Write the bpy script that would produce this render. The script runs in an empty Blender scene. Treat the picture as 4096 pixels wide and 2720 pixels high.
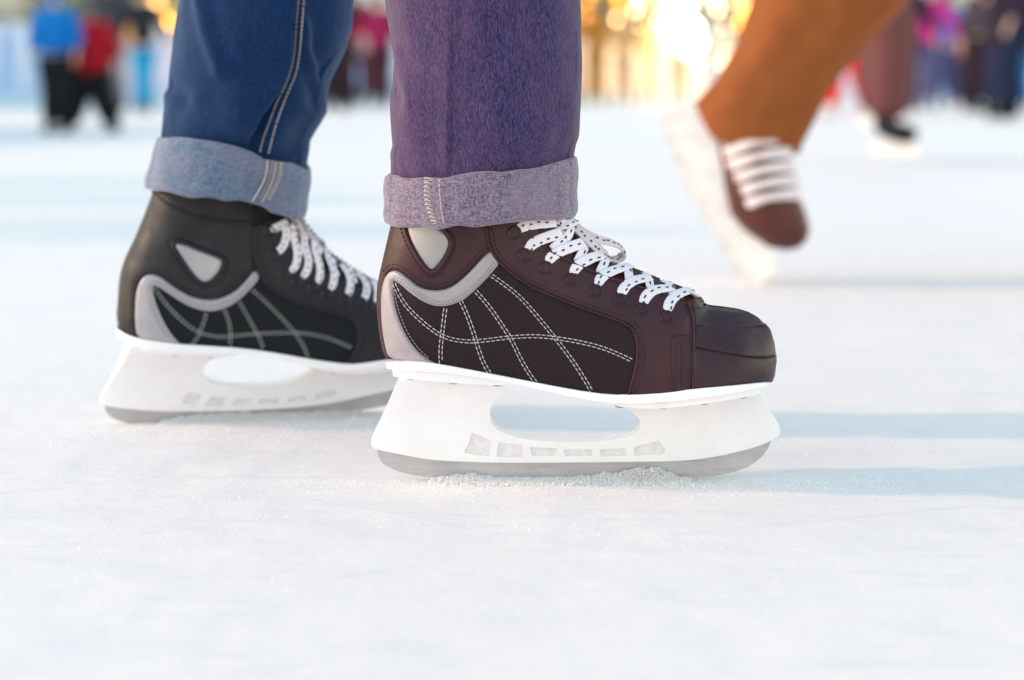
import bpy, math, random
import numpy as np
from mathutils import Vector, Matrix, noise
from mathutils.geometry import delaunay_2d_cdt

scene = bpy.context.scene
COL = scene.collection
R = math.radians

# ------------------------------------------------------------------ camera
CAM_H = 0.2776
PITCH = math.atan((1360 - 361) / 7964.4)
FPX = 7964.4                       # focal length in pixels of a 4096 wide frame (70 mm)
cam_d = bpy.data.cameras.new('camera')
cam = bpy.data.objects.new('camera', cam_d)
COL.objects.link(cam)
cam.location = (0, 0, CAM_H)
cam.rotation_euler = (math.pi / 2 - PITCH, 0, 0)
cam_d.lens = 70
cam_d.sensor_width = 36
cam_d.clip_start = 0.05
cam_d.clip_end = 2000
cam_d.dof.use_dof = True
cam_d.dof.focus_distance = 1.385
cam_d.dof.aperture_fstop = 4.3
scene.camera = cam

# ------------------------------------------------------------------ light
SUN_EL, SUN_AZ = 25.0, 272.0       # azimuth measured from +Y clockwise, so 270 = from the left
world = bpy.data.worlds.new('World')
scene.world = world
world.use_nodes = True
wn = world.node_tree
sky = wn.nodes.new('ShaderNodeTexSky')
sky.sky_type = 'NISHITA'
sky.sun_disc = False
sky.sun_elevation = R(SUN_EL)
sky.sun_rotation = R(SUN_AZ)
sky.air_density = 2.0
sky.dust_density = 0.5
sky.ozone_density = 0.45
wn.nodes['Background'].inputs['Strength'].default_value = 0.15
wn.links.new(sky.outputs[0], wn.nodes['Background'].inputs['Color'])
sl = bpy.data.lights.new('sun', 'SUN')
sun = bpy.data.objects.new('sun', sl)
COL.objects.link(sun)
sl.energy = 0.8
sl.angle = R(1.5)
sl.color = (1.0, 0.58, 0.42)
sdir = Vector((math.sin(R(SUN_AZ)) * math.cos(R(SUN_EL)), math.cos(R(SUN_AZ)) * math.cos(R(SUN_EL)), math.sin(R(SUN_EL))))
sun.rotation_euler = sdir.to_track_quat('Z', 'Y').to_euler()
sun.location = sdir * 20
scene.view_settings.view_transform = 'Standard'
scene.view_settings.look = 'None'
scene.view_settings.gamma = 1
scene.view_settings.exposure = 1.18

# ------------------------------------------------------------------ materials
def srgb(c):
    if isinstance(c, str):
        c = [int(c[i:i + 2], 16) / 255 for i in (0, 2, 4)]
    return tuple(((x + 0.055) / 1.055) ** 2.4 if x > 0.04045 else x / 12.92 for x in c) + (1.0,)

class NT:
    def __init__(self, name):
        self.m = bpy.data.materials.new(name)
        self.m.use_nodes = True
        self.t = self.m.node_tree
        self.b = self.t.nodes['Principled BSDF']
    def n(self, typ, **kw):
        nd = self.t.nodes.new(typ)
        for k, v in kw.items():
            if hasattr(nd, k):
                setattr(nd, k, v)
            else:
                nd.inputs[k.replace('_', ' ')].default_value = v
        return nd
    def l(self, a, b):
        self.t.links.new(a, b)
    def coord(self, scale=(1, 1, 1), rot=(0, 0, 0)):
        tc = self.n('ShaderNodeTexCoord')
        mp = self.n('ShaderNodeMapping')
        mp.inputs['Scale'].default_value = scale
        mp.inputs['Rotation'].default_value = rot
        self.l(tc.outputs['Object'], mp.inputs['Vector'])
        return mp.outputs[0]
    def noise(self, scale, detail=4, rough=.55, vec=None):
        nd = self.n('ShaderNodeTexNoise')
        nd.inputs['Scale'].default_value = scale
        nd.inputs['Detail'].default_value = detail
        nd.inputs['Roughness'].default_value = rough
        if vec is not None: self.l(vec, nd.inputs['Vector'])
        return nd.outputs['Fac']
    def ramp(self, fac, stops):
        nd = self.n('ShaderNodeValToRGB')
        cr = nd.color_ramp
        while len(cr.elements) < len(stops): cr.elements.new(0.5)
        for e, (p, c) in zip(cr.elements, stops):
            e.position = p
            e.color = c
        self.l(fac, nd.inputs['Fac'])
        return nd.outputs['Color']
    def mix(self, fac, a, b, mode='MIX'):
        nd = self.n('ShaderNodeMix', data_type='RGBA', blend_type=mode)
        for i, v in ((0, fac), (6, a), (7, b)):
            if isinstance(v, (float, int)): nd.inputs[i].default_value = v
            elif isinstance(v, tuple): nd.inputs[i].default_value = v
            else: self.l(v, nd.inputs[i])
        return nd.outputs[2]
    def bump(self, h, dist, strength=1.0, prev=None):
        nd = self.n('ShaderNodeBump')
        nd.inputs['Distance'].default_value = dist
        nd.inputs['Strength'].default_value = strength
        self.l(h, nd.inputs['Height'])
        if prev is not None: self.l(prev, nd.inputs['Normal'])
        return nd.outputs[0]
    def set(self, **kw):
        for k, v in kw.items():
            s = self.b.inputs[k.replace('_', ' ')]
            if isinstance(v, (float, int, tuple)): s.default_value = v
            else: self.l(v, s)
        return self

def scale_col(c, f):
    return (c[0] * f, c[1] * f, c[2] * f, 1)

def mat_leather(name, c, rough=.42, grain=900, depth=.00025):
    n = NT(name)
    v = n.coord()
    big = n.noise(38, 3, .6, v)
    col = n.ramp(big, [(.3, scale_col(c, .8)), (.7, scale_col(c, 1.25))])
    vo = n.n('ShaderNodeTexVoronoi'); vo.inputs['Scale'].default_value = grain
    n.l(v, vo.inputs['Vector'])
    b1 = n.bump(vo.outputs['Distance'], depth, .45)
    b2 = n.bump(n.noise(90, 4, .6, v), .0006, .5, b1)
    sc = n.noise(150, 5, .7, n.coord((1, 1, 6), (0, .5, 0)))
    spk = n.ramp(sc, [(.66, (0, 0, 0, 1)), (.74, (1, 1, 1, 1))])
    col = n.mix(spk, col, scale_col(c, 2.2))
    rg = n.ramp(n.noise(60, 4, .6, v), [(.3, (rough * .8,) * 3 + (1,)), (.7, (rough * 1.3,) * 3 + (1,))])
    n.set(Base_Color=col, Roughness=rg, Normal=b2)
    n.b.inputs['Specular IOR Level'].default_value = .34
    return n.m

def mat_mesh_panel(name, c):
    n = NT(name)
    v = n.coord((1, 1, 1), (0, R(20), 0))
    w = n.n('ShaderNodeTexWave', wave_type='BANDS', bands_direction='X')
    w.inputs['Scale'].default_value = 190
    w.inputs['Distortion'].default_value = 1.5
    w.inputs['Detail Scale'].default_value = 6
    n.l(v, w.inputs['Vector'])
    w2 = n.n('ShaderNodeTexWave', wave_type='BANDS', bands_direction='Z')
    w2.inputs['Scale'].default_value = 240
    w2.inputs['Distortion'].default_value = 2
    n.l(v, w2.inputs['Vector'])
    mul = n.n('ShaderNodeMath', operation='MULTIPLY')
    n.l(w.outputs['Fac'], mul.inputs[0]); n.l(w2.outputs['Fac'], mul.inputs[1])
    spk = n.noise(1100, 3, .7, n.coord((1, 1, 3), (0, .6, 0)))
    a = n.mix(mul.outputs[0], scale_col(c, .8), scale_col(c, 1.7))
    col = n.mix(n.ramp(spk, [(.60, (0, 0, 0, 1)), (.72, (.6, .6, .6, 1))]), a, scale_col(c, 3.2))
    n.set(Base_Color=col, Roughness=.7, Normal=n.bump(mul.outputs[0], .0004, .8))
    n.b.inputs['Specular IOR Level'].default_value = .3
    return n.m

def mat_simple(name, c, rough=.5, metal=0.0, nscale=60, var=.12, bump=.0003, spec=.5):
    n = NT(name)
    f = n.noise(nscale, 5, .6, n.coord())
    col = n.ramp(f, [(.3, scale_col(c, 1 - var)), (.7, scale_col(c, 1 + var))])
    n.set(Base_Color=col, Roughness=rough, Metallic=metal, Normal=n.bump(f, bump, .5))
    n.b.inputs['Specular IOR Level'].default_value = spec
    return n.m

def mat_denim(name, dark, light, worn, seed=0.0, sheen=(1, .8, .7, 1)):
    n = NT(name)
    v = n.coord((1, 1, 1), (0, R(38), 0))
    tw = n.noise(1500, 2, .5, n.coord((1, 1, .22), (0, R(52), 0)))        # diagonal twill
    sl_ = n.noise(900, 4, .7, n.coord((1.6, 1.6, .12)))                   # vertical slub
    ad = n.n('ShaderNodeMath', operation='ADD'); n.l(tw, ad.inputs[0]); n.l(sl_, ad.inputs[1])
    hf = n.n('ShaderNodeMath', operation='MULTIPLY'); n.l(ad.outputs[0], hf.inputs[0]); hf.inputs[1].default_value = .5
    wv = n.ramp(hf.outputs[0], [(.42, dark), (.60, light)])
    fade = n.ramp(n.noise(9, 5, .65, n.coord((1.4, 1.4, .5))), [(.42, (0, 0, 0, 1)), (.72, (1, 1, 1, 1))])
    streak = n.ramp(n.noise(60, 4, .7, n.coord((1.5, 1.5, .16))), [(.4, (.45, .45, .45, 1)), (.7, (1, 1, 1, 1))])
    fd = n.mix(1.0, fade, streak, 'MULTIPLY')
    mf = n.n('ShaderNodeMath', operation='MULTIPLY'); n.l(fd, mf.inputs[0]); mf.inputs[1].default_value = .42
    col = n.mix(mf.outputs[0], wv, worn)
    b1 = n.bump(hf.outputs[0], .0007, .8)
    b2 = n.bump(n.noise(28, 4, .5, n.coord((1, 1, .6))), .005, .35, b1)
    n.set(Base_Color=col, Roughness=.88, Normal=b2)
    n.b.inputs['Sheen Weight'].default_value = .35
    n.b.inputs['Sheen Roughness'].default_value = .4
    n.b.inputs['Sheen Tint'].default_value = sheen
    n.b.inputs['Specular IOR Level'].default_value = .2
    return n.m

def mat_cuff(name, dark, light, patch):
    n = NT(name)
    tw = n.noise(1100, 3, .6, n.coord((1, 1, .35), (0, R(62), 0)))
    t2 = n.noise(700, 3, .7, n.coord((.25, .25, 2.5)))
    ad = n.n('ShaderNodeMath', operation='ADD'); n.l(tw, ad.inputs[0]); n.l(t2, ad.inputs[1])
    hf = n.n('ShaderNodeMath', operation='MULTIPLY'); n.l(ad.outputs[0], hf.inputs[0]); hf.inputs[1].default_value = .5
    col = n.ramp(hf.outputs[0], [(.40, dark), (.60, light)])
    pf = n.ramp(n.noise(14, 4, .6, n.coord((1, 1, 1))), [(.42, (0, 0, 0, 1)), (.62, (.5, .5, .5, 1))])
    col = n.mix(pf, col, patch)
    n.set(Base_Color=col, Roughness=.92, Normal=n.bump(n.noise(45, 4, .5, n.coord()), .003, .4, n.bump(hf.outputs[0], .0006, .8)))
    n.b.inputs['Sheen Weight'].default_value = .4
    n.b.inputs['Specular IOR Level'].default_value = .2
    return n.m

def mat_emit(name, c, s):
    n = NT(name)
    n.set(Base_Color=c, Emission_Color=c, Emission_Strength=float(s), Roughness=.4)
    return n.m

def mat_ice():
    n = NT('ice')
    v = n.coord()
    fine = n.noise(420, 6, .7, v)
    med = n.noise(70, 5, .65, v)
    scr = n.noise(30, 6, .7, n.coord((.25, 3.0, 1), (0, 0, R(8))))
    scr2 = n.noise(24, 6, .75, n.coord((.3, 3.5, 1), (0, 0, R(-22))))
    cl = n.noise(3.2, 4, .6, v)
    col = n.ramp(cl, [(.3, (.835, .78, .76, 1)), (.7, (.865, .80, .775, 1))])
    fr = n.ramp(med, [(.35, (.975, .975, .98, 1)), (.6, (1, 1, 1, 1))])
    col = n.mix(1.0, col, fr, 'MULTIPLY')
    sr = n.ramp(scr, [(.36, (.965, .972, .98, 1)), (.5, (1, 1, 1, 1))])
    col = n.mix(1.0, col, sr, 'MULTIPLY')
    sr2 = n.ramp(scr2, [(.34, (.965, .972, .98, 1)), (.46, (1, 1, 1, 1))])
    col = n.mix(1.0, col, sr2, 'MULTIPLY')
    for sc_, rz, ds in ((2.6, 6, 5.0), (1.9, -24, 7.0), (3.1, 31, 6.0)):
        w = n.n('ShaderNodeTexWave', wave_type='BANDS', bands_direction='Y')
        w.inputs['Scale'].default_value = sc_
        w.inputs['Distortion'].default_value = ds
        w.inputs['Detail'].default_value = 1
        w.inputs['Detail Scale'].default_value = .35
        n.l(n.coord((1, 1, 1), (0, 0, R(rz))), w.inputs['Vector'])
        cut = n.ramp(w.outputs['Fac'], [(.9965, (1, 1, 1, 1)), (1.0, (.90, .93, .96, 1))])
        msk = n.ramp(n.noise(2.3 + sc_, 2, .5, v), [(.48, (0, 0, 0, 1)), (.56, (.8, .8, .8, 1))])
        col = n.mix(msk, col, n.mix(1.0, col, cut, 'MULTIPLY'))
    blot = n.ramp(n.noise(11, 5, .7, n.coord((.6, 1.8, 1), (0, 0, R(12)))), [(.36, (.955, .965, .975, 1)), (.52, (1, 1, 1, 1))])
    col = n.mix(1.0, col, blot, 'MULTIPLY')
    b1 = n.bump(fine, .0010, .38)
    b2 = n.bump(scr, .004, .12, b1)
    b3 = n.bump(med, .004, .16, b2)
    n.set(Base_Color=col, Roughness=.62, Normal=b3)
    n.b.inputs['Specular IOR Level'].default_value = .28
    n.b.inputs['Subsurface Weight'].default_value = .0
    return n.m

def mat_snow(name='snow', c=(.95, .92, .95, 1)):
    n = NT(name)
    f = n.noise(700, 4, .7, n.coord())
    n.set(Base_Color=n.ramp(f, [(.3, scale_col(c, .97)), (.7, c)]), Roughness=.7)
    n.b.inputs['Specular IOR Level'].default_value = .2
    n.b.inputs['Subsurface Weight'].default_value = .6
    n.b.inputs['Subsurface Radius'].default_value = (.004, .004, .004)
    n.b.inputs['Subsurface Scale'].default_value = 1.0
    return n.m

M = {}
def get(name, fn, *a, **k):
    if name not in M: M[name] = fn(name, *a, **k)
    return M[name]

M_F = dict(      # near skate; the flare's warm brown tint is put into its blacks
    leather=mat_leather('flare_tinted_leather', srgb('3a1c26'), .5),
    panel=mat_mesh_panel('flare_tinted_woven_panel', srgb('221119')),
    base=mat_leather('flare_tinted_lining', srgb('3c1e1a'), .5),
    toe=mat_leather('flare_tinted_toe_plastic', srgb('341e28'), .48, 400, .0001),
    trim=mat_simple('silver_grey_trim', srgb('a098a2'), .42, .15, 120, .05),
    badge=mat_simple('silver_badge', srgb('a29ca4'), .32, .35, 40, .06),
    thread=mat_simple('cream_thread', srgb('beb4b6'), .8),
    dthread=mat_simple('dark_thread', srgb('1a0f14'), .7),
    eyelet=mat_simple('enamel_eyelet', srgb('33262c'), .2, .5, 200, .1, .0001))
M_R = dict(      # far skate
    leather=mat_leather('blue_black_leather', srgb('211f27'), .5),
    panel=mat_mesh_panel('blue_black_woven_panel', srgb('0c1119')),
    base=mat_leather('blue_black_lining', srgb('1a1c21'), .5),
    toe=mat_leather('blue_black_toe_plastic', srgb('20252a'), .33, 400, .0001),
    trim=mat_simple('silver_grey_trim_far', srgb('a29eaa'), .38, .15, 120, .05),
    badge=mat_simple('silver_badge_far', srgb('a8a6b2'), .30, .35, 40, .06),
    thread=mat_simple('grey_thread', srgb('a3a6a6'), .8),
    dthread=mat_simple('navy_thread', srgb('0c0f16'), .7),
    eyelet=mat_simple('enamel_eyelet_far', srgb('34353c'), .16, .6, 200, .1, .0001))
def mat_white_plastic():
    n = NT('white_plastic')
    v = n.coord()
    sm = n.ramp(n.noise(22, 5, .7, v), [(.35, (.84, .815, .87, 1)), (.6, (.885, .865, .93, 1))])
    sc = n.ramp(n.noise(240, 5, .75, n.coord((1, 1, 4), (0, .3, 0))), [(.68, (1, 1, 1, 1)), (.76, (.82, .81, .81, 1))])
    n.set(Base_Color=n.mix(1.0, sm, sc, 'MULTIPLY'), Roughness=.34, Normal=n.bump(n.noise(60, 4, .6, v), .0006, .3))
    n.b.inputs['Subsurface Weight'].default_value = .0
    n.b.inputs['Subsurface Radius'].default_value = (.01, .008, .007)
    n.b.inputs['Subsurface Scale'].default_value = 1.0
    return n.m
M_WHITE = mat_white_plastic()
M_WHITE2 = mat_simple('white_edge_plastic', (.9, .875, .94, 1), .3, 0, 90, .03, .0002)
M_VENT = mat_simple('frosted_recess', (.78, .74, .80, 1), .7, 0, 200, .10, .001)
def mat_steel():
    n = NT('blade_steel')
    f = n.noise(160, 6, .7, n.coord((.25, 1, 3)))
    g = n.noise(30, 5, .7, n.coord())
    col = n.ramp(f, [(.3, (.39, .38, .43, 1)), (.7, (.50, .485, .54, 1))])
    col = n.mix(n.ramp(g, [(.45, (0, 0, 0, 1)), (.7, (.5, .5, .5, 1))]), col, (.60, .58, .61, 1))
    n.set(Base_Color=col, Metallic=.45, Roughness=.42, Normal=n.bump(f, .0005, .4))
    return n.m
M_STEEL = mat_steel()
M_RIVET = mat_simple('rivet_steel', (.42, .43, .48, 1), .3, .8, 200, .1)
M_LACE = mat_simple('white_cotton_lace', (.85, .78, .88, 1), .9, 0, 1200, .10, .0008, .2)
M_LACE2 = mat_simple('grey_cotton_lace', (.66, .57, .64, 1), .9, 0, 1200, .14, .0008, .2)
M_LDASH = mat_simple('navy_lace_thread', srgb('242030'), .8)
M_ICE = mat_ice()
M_SNOW = mat_snow()
DEN_F = mat_denim('flare_tinted_blue_denim', srgb('211b44'), srgb('524472'), srgb('8a6076'))  # same blue jeans as the far leg, flare's violet-pink tint mixed into the colours
DEN_R = mat_denim('indigo_blue_denim', srgb('061f42'), srgb('12386a'), srgb('1f4274'), sheen=(.6, .75, 1, 1))
CUF_F = mat_cuff('flare_tinted_inside_denim', srgb('3e3a58'), srgb('9a869c'), srgb('86768c'))  # mauve is the flare tint put into the nearer cuff's colour
CUF_R = mat_cuff('blue_grey_inside_denim', srgb('384e70'), srgb('7888a2'), srgb('8e7e94'))
M_STITCH = mat_simple('ecru_seam_thread', srgb('b8aeb0'), .85)

# ------------------------------------------------------------------ object helpers
def tag(o, label=None, cat=None, group=None, kind=None):
    if label: o['label'] = label
    if cat: o['category'] = cat
    if group: o['group'] = group
    if kind: o['kind'] = kind
    return o

def empty(name, loc, label, cat, group=None):
    o = bpy.data.objects.new(name, None)
    COL.objects.link(o)
    o.location = loc
    o.empty_display_size = .1
    return tag(o, label, cat, group)

def link(name, me, mat, parent=None, smooth=True, angle=None):
    o = bpy.data.objects.new(name, me)
    COL.objects.link(o)
    if mat is not None:
        me.materials.clear()
        me.materials.append(mat)
    if smooth:
        me.shade_smooth()
        if angle: me.set_sharp_from_angle(angle=R(angle))
    if parent is not None:
        o.parent = parent
        if parent.parent is None:
            o.matrix_parent_inverse = Matrix.Translation(-Vector(parent.location))
    return o

class MB:
    def __init__(s): s.v = []; s.f = []
    def add(s, vs, fs):
        o = len(s.v)
        s.v.extend([tuple(p) for p in vs])
        s.f.extend([tuple(i + o for i in f) for f in fs])
    def build(s, name, mat, parent=None, smooth=True, angle=None):
        me = bpy.data.meshes.new(name)
        me.from_pydata(s.v, [], s.f)
        me.update()
        return link(name, me, mat, parent, smooth, angle)
    def box(s, c, h, rz=0):
        cs, sn = math.cos(rz), math.sin(rz)
        vs = []
        for z in (-1, 1):
            for x, y in ((-1, -1), (1, -1), (1, 1), (-1, 1)):
                X, Y = x * h[0], y * h[1]
                vs.append((c[0] + X * cs - Y * sn, c[1] + X * sn + Y * cs, c[2] + z * h[2]))
        s.add(vs, [(3, 2, 1, 0), (4, 5, 6, 7), (0, 1, 5, 4), (1, 2, 6, 5), (2, 3, 7, 6), (3, 0, 4, 7)])
    def tube(s, pts, rad, nseg=8, flat=None, normals=None, caps=True):
        """tube along pts; rad number or list; flat=(w,t) ribbon half sizes with per-point normals"""
        pts = [Vector(p) for p in pts]
        n = len(pts)
        vs = []; prev = None
        for i, p in enumerate(pts):
            t = (pts[min(i + 1, n - 1)] - pts[max(i - 1, 0)])
            if t.length < 1e-9: t = Vector((0, 0, 1))
            t.normalize()
            if normals is not None: nn = Vector(normals[i])
            elif prev is not None: nn = prev
            else: nn = Vector((0, -1, 0)) if abs(t.y) < .9 else Vector((1, 0, 0))
            nn = nn - t * nn.dot(t)
            if nn.length < 1e-6: nn = t.orthogonal()
            nn.normalize(); prev = nn
            b = t.cross(nn)
            r = rad[i] if isinstance(rad, (list, tuple)) else rad
            for k in range(nseg):
                a = 2 * math.pi * k / nseg
                if flat: 
                    ca, sa = math.cos(a), math.sin(a)
                    e = .6
                    x = math.copysign(abs(ca) ** e, ca) * flat[0] * r
                    y = math.copysign(abs(sa) ** e, sa) * flat[1] * r
                    vs.append(p + b * x + nn * y)
                else:
                    vs.append(p + b * math.cos(a) * r + nn * math.sin(a) * r)
        fs = []
        for i in range(n - 1):
            for k in range(nseg):
                k2 = (k + 1) % nseg
                fs.append((i * nseg + k, i * nseg + k2, (i + 1) * nseg + k2, (i + 1) * nseg + k))
        if caps:
            fs.append(tuple(range(nseg - 1, -1, -1)))
            fs.append(tuple((n - 1) * nseg + k for k in range(nseg)))
        s.add(vs, fs)
    def ball(s, c, r, seg=10, rings=7, sq=(1, 1, 1)):
        vs = [(c[0], c[1], c[2] + r * sq[2])]
        for i in range(1, rings):
            ph = math.pi * i / rings
            for k in range(seg):
                a = 2 * math.pi * k / seg
                vs.append((c[0] + r * sq[0] * math.sin(ph) * math.cos(a), c[1] + r * sq[1] * math.sin(ph) * math.sin(a), c[2] + r * sq[2] * math.cos(ph)))
        vs.append((c[0], c[1], c[2] - r * sq[2]))
        fs = [(0, 1 + k, 1 + (k + 1) % seg) for k in range(seg)]
        for i in range(rings - 2):
            for k in range(seg):
                a = 1 + i * seg + k; b = 1 + i * seg + (k + 1) % seg
                fs.append((a, a + seg, b + seg, b))
        L = len(vs) - 1; o = 1 + (rings - 2) * seg
        fs += [(L, o + (k + 1) % seg, o + k) for k in range(seg)]
        s.add(vs, fs)
    def torus(s, c, n, r1, r2, a=20, b=8):
        n = Vector(n).normalized(); t = n.orthogonal().normalized(); q = n.cross(t)
        vs = []; c = Vector(c)
        for i in range(a):
            th = 2 * math.pi * i / a
            d = t * math.cos(th) + q * math.sin(th)
            for j in range(b):
                ph = 2 * math.pi * j / b
                vs.append(c + d * (r1 + r2 * math.cos(ph)) + n * r2 * math.sin(ph))
        fs = [(i * b + j, ((i + 1) % a) * b + j, ((i + 1) % a) * b + (j + 1) % b, i * b + (j + 1) % b) for i in range(a) for j in range(b)]
        s.add(vs, fs)

# ------------------------------------------------------------------ pixel -> ray
def ray(u, v):
    x = (u - 2048) / FPX; y = (1360 - v) / FPX
    cp, sp = math.cos(PITCH), math.sin(PITCH)
    return Vector((x, cp + y * sp, -sp + y * cp))
CAM = Vector((0, 0, CAM_H))
def at(u, v, Y):
    d = ray(u, v)
    return CAM + d * (Y / d.y)
def T1(pts): return [(1450 + x * .59297, 800 + y * .59297) for x, y in pts]
def T2(pts): return [(2450 + x * .44643, 1000 + y * .44643) for x, y in pts]
def T3(pts): return [(1450 + x * .74121, 1400 + y * .74121) for x, y in pts]
def T4(pts): return [(380 + x * .67588, 700 + y * .67588) for x, y in pts]
def T5(pts): return [(550 + x * .57402, y * .57402) for x, y in pts]
def T6(pts): return [(1450 + x * .60569, y * .60569) for x, y in pts]

def chaikin(p, closed=False, it=1):
    for _ in range(it):
        q = []
        n = len(p)
        if not closed: q.append(p[0])
        for i in range(n if closed else n - 1):
            a = p[i]; b = p[(i + 1) % n]
            q.append((a[0] * .75 + b[0] * .25, a[1] * .75 + b[1] * .25))
            q.append((a[0] * .25 + b[0] * .75, a[1] * .25 + b[1] * .75))
        if not closed: q.append(p[-1])
        p = q
    return p

def resample(p, step, closed=False):
    P = [np.array(a, float) for a in p]
    if closed: P.append(P[0])
    out = []
    for a, b in zip(P[:-1], P[1:]):
        L = np.linalg.norm(b - a)
        k = max(1, int(math.ceil(L / step)))
        for i in range(k): out.append(a + (b - a) * i / k)
    if not closed: out.append(P[-1])
    return np.array(out)

def even(p, step):
    P = np.array(p, float)
    d = np.r_[0, np.cumsum(np.linalg.norm(np.diff(P, axis=0), axis=1))]
    n = max(2, int(round(d[-1] / step)) + 1)
    s = np.linspace(0, d[-1], n)
    return np.stack([np.interp(s, d, P[:, k]) for k in range(P.shape[1])], 1)

def seg_dist(pts, poly):
    """min distance of pts (n,2) to open polyline poly (m,2)"""
    pts = np.asarray(pts, float); poly = np.asarray(poly, float)
    best = np.full(len(pts), 1e9)
    for a, b in zip(poly[:-1], poly[1:]):
        ab = b - a; L = ab @ ab + 1e-18
        t = np.clip(((pts - a) @ ab) / L, 0, 1)
        d = np.linalg.norm(pts - (a + t[:, None] * ab), axis=1)
        best = np.minimum(best, d)
    return best

def inside(pts, poly):
    pts = np.asarray(pts, float); poly = np.asarray(poly, float)
    x, y = pts[:, 0], pts[:, 1]
    c = np.zeros(len(pts), bool)
    j = len(poly) - 1
    for i in range(len(poly)):
        xi, yi = poly[i]; xj, yj = poly[j]
        m = ((yi > y) != (yj > y))
        with np.errstate(divide='ignore', invalid='ignore'):
            c ^= m & (x < (xj - xi) * (y - yi) / (yj - yi + 1e-18) + xi)
        j = i
    return c

def tri_region(poly, holes, step, rings, grid):
    """2-D triangulation of poly minus holes with rings of points along the border"""
    poly = resample(poly, step, True)
    holes = [resample(h, step, True) for h in holes]
    loops = [poly] + holes
    P = []; E = []
    for lp in loops:
        o = len(P)
        P += [tuple(q) for q in lp]
        E += [(o + i, o + (i + 1) % len(lp)) for i in range(len(lp))]
    nb = len(P)
    closed = [np.vstack([l, l[:1]]) for l in loops]
    def bd(q):
        d = seg_dist(q, closed[0])
        for c in closed[1:]: d = np.minimum(d, seg_dist(q, c))
        return d
    def ok(q):
        m = inside(q, poly)
        for h in holes: m &= ~inside(q, h)
        return m
    extra = []
    for r in rings:
        for lp in loops:
            nx = np.roll(lp, -1, 0) - np.roll(lp, 1, 0)
            nn = np.stack([-nx[:, 1], nx[:, 0]], 1)
            nn /= np.linalg.norm(nn, axis=1)[:, None] + 1e-12
            for sg in (1, -1):
                q = lp + nn * r * sg
                m = ok(q)
                q = q[m]
                if len(q):
                    q = q[bd(q) > r * .97]
                    extra.append(q)
    lim = (rings[-1] if rings else 0) + grid * .45
    mn, mx = poly.min(0), poly.max(0)
    gx, gy = np.meshgrid(np.arange(mn[0], mx[0], grid), np.arange(mn[1], mx[1], grid * .866))
    gx = gx + (np.arange(gx.shape[0]) % 2)[:, None] * grid * .5
    q = np.stack([gx.ravel(), gy.ravel()], 1)
    q = q[ok(q)]
    if len(q):
        q = q[bd(q) > lim]
        extra.append(q)
    for e in extra: P += [tuple(a) for a in e]
    r = delaunay_2d_cdt([Vector(p) for p in P], E, [], 0, 1e-7)
    V = np.array([tuple(v) for v in r[0]])
    F = np.array([f for f in r[2] if len(f) == 3])
    cen = V[F].mean(1)
    F = F[ok(cen)]
    a = V[F[:, 1]] - V[F[:, 0]]; b = V[F[:, 2]] - V[F[:, 0]]
    cr = a[:, 0] * b[:, 1] - a[:, 1] * b[:, 0]
    fl = cr < 0
    F[fl] = F[fl][:, ::-1]
    F = F[np.abs(cr) > 1e-13]
    cnt = {}
    for f in F:
        for i in range(3):
            e = (int(f[i]), int(f[(i + 1) % 3]))
            cnt[e] = 1
    border = [e for e in cnt if (e[1], e[0]) not in cnt]
    return V, F, border, bd(V)

class Frame:
    """local frame of a skate: x heel to toe, y width (camera side negative), z up"""
    def __init__(s, O, yaw, roll=0):
        s.O = Vector(O)
        s.M = Matrix.Rotation(yaw, 4, 'Z') @ Matrix.Rotation(roll, 4, 'X')
        s.Mi = s.M.inverted()
        s.c = s.Mi @ (CAM - s.O)
    def w(s, p): return s.O + s.M @ Vector(p)
    def wl(s, arr): return [tuple(s.w(p)) for p in arr]
    def hit(s, u, v, W=None, it=8):
        d = s.Mi.to_3x3() @ ray(u, v)
        y = 0.0
        for _ in range(it):
            t = (y - s.c.y) / d.y
            p = s.c + d * t
            if W is None: break
            y = -float(W(np.array([[p.x, p.z]]))[0])
        return (p.x, p.z)
    def hits(s, pts, W=None): return [s.hit(u, v, W) for u, v in pts]

def interp_fn(xs, ys):
    return lambda x: np.interp(x, xs, ys)

def normals_of(W, q, side, e=4e-4):
    w2 = lambda p: W(p) ** 2
    gx = (w2(q + [e, 0]) - w2(q - [e, 0])) / (2 * e)
    gz = (w2(q + [0, e]) - w2(q - [0, e])) / (2 * e)
    y = W(q) * side
    n = np.stack([-gx / 2, y, -gz / 2], 1)
    L = np.linalg.norm(n, axis=1)
    n[L < 1e-9] = [0, side, 0]; L[L < 1e-9] = 1
    return n / L[:, None]

def surf_pts(W, q, side, off):
    q = np.asarray(q, float)
    w = W(q)
    n = normals_of(W, q, side)
    p = np.stack([q[:, 0], w * side, q[:, 1]], 1)
    off = np.broadcast_to(off, (len(q),))
    return p + n * off[:, None], n

def hf_solid(fr, name, poly, W, mat, parent, holes=(), off=0.0, step=.0025, rings=(.0006, .002, .0045, .008), grid=.005, angle=40):
    V, F, border, bdist = tri_region(poly, holes, step, list(rings), grid)
    mb = MB()
    near, _ = surf_pts(W, V, -1, off)
    far, _ = surf_pts(W, V, 1, off)
    n = len(V)
    vs = fr.wl(near) + fr.wl(far)
    fs = [tuple(int(i) for i in f) for f in F]
    fs += [tuple(int(i) + n for i in f[::-1]) for f in F]
    fs += [(b, a, a + n, b + n) for a, b in border]
    mb.add(vs, fs)
    o = mb.build(name, mat, parent, True, angle)
    return o

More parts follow.
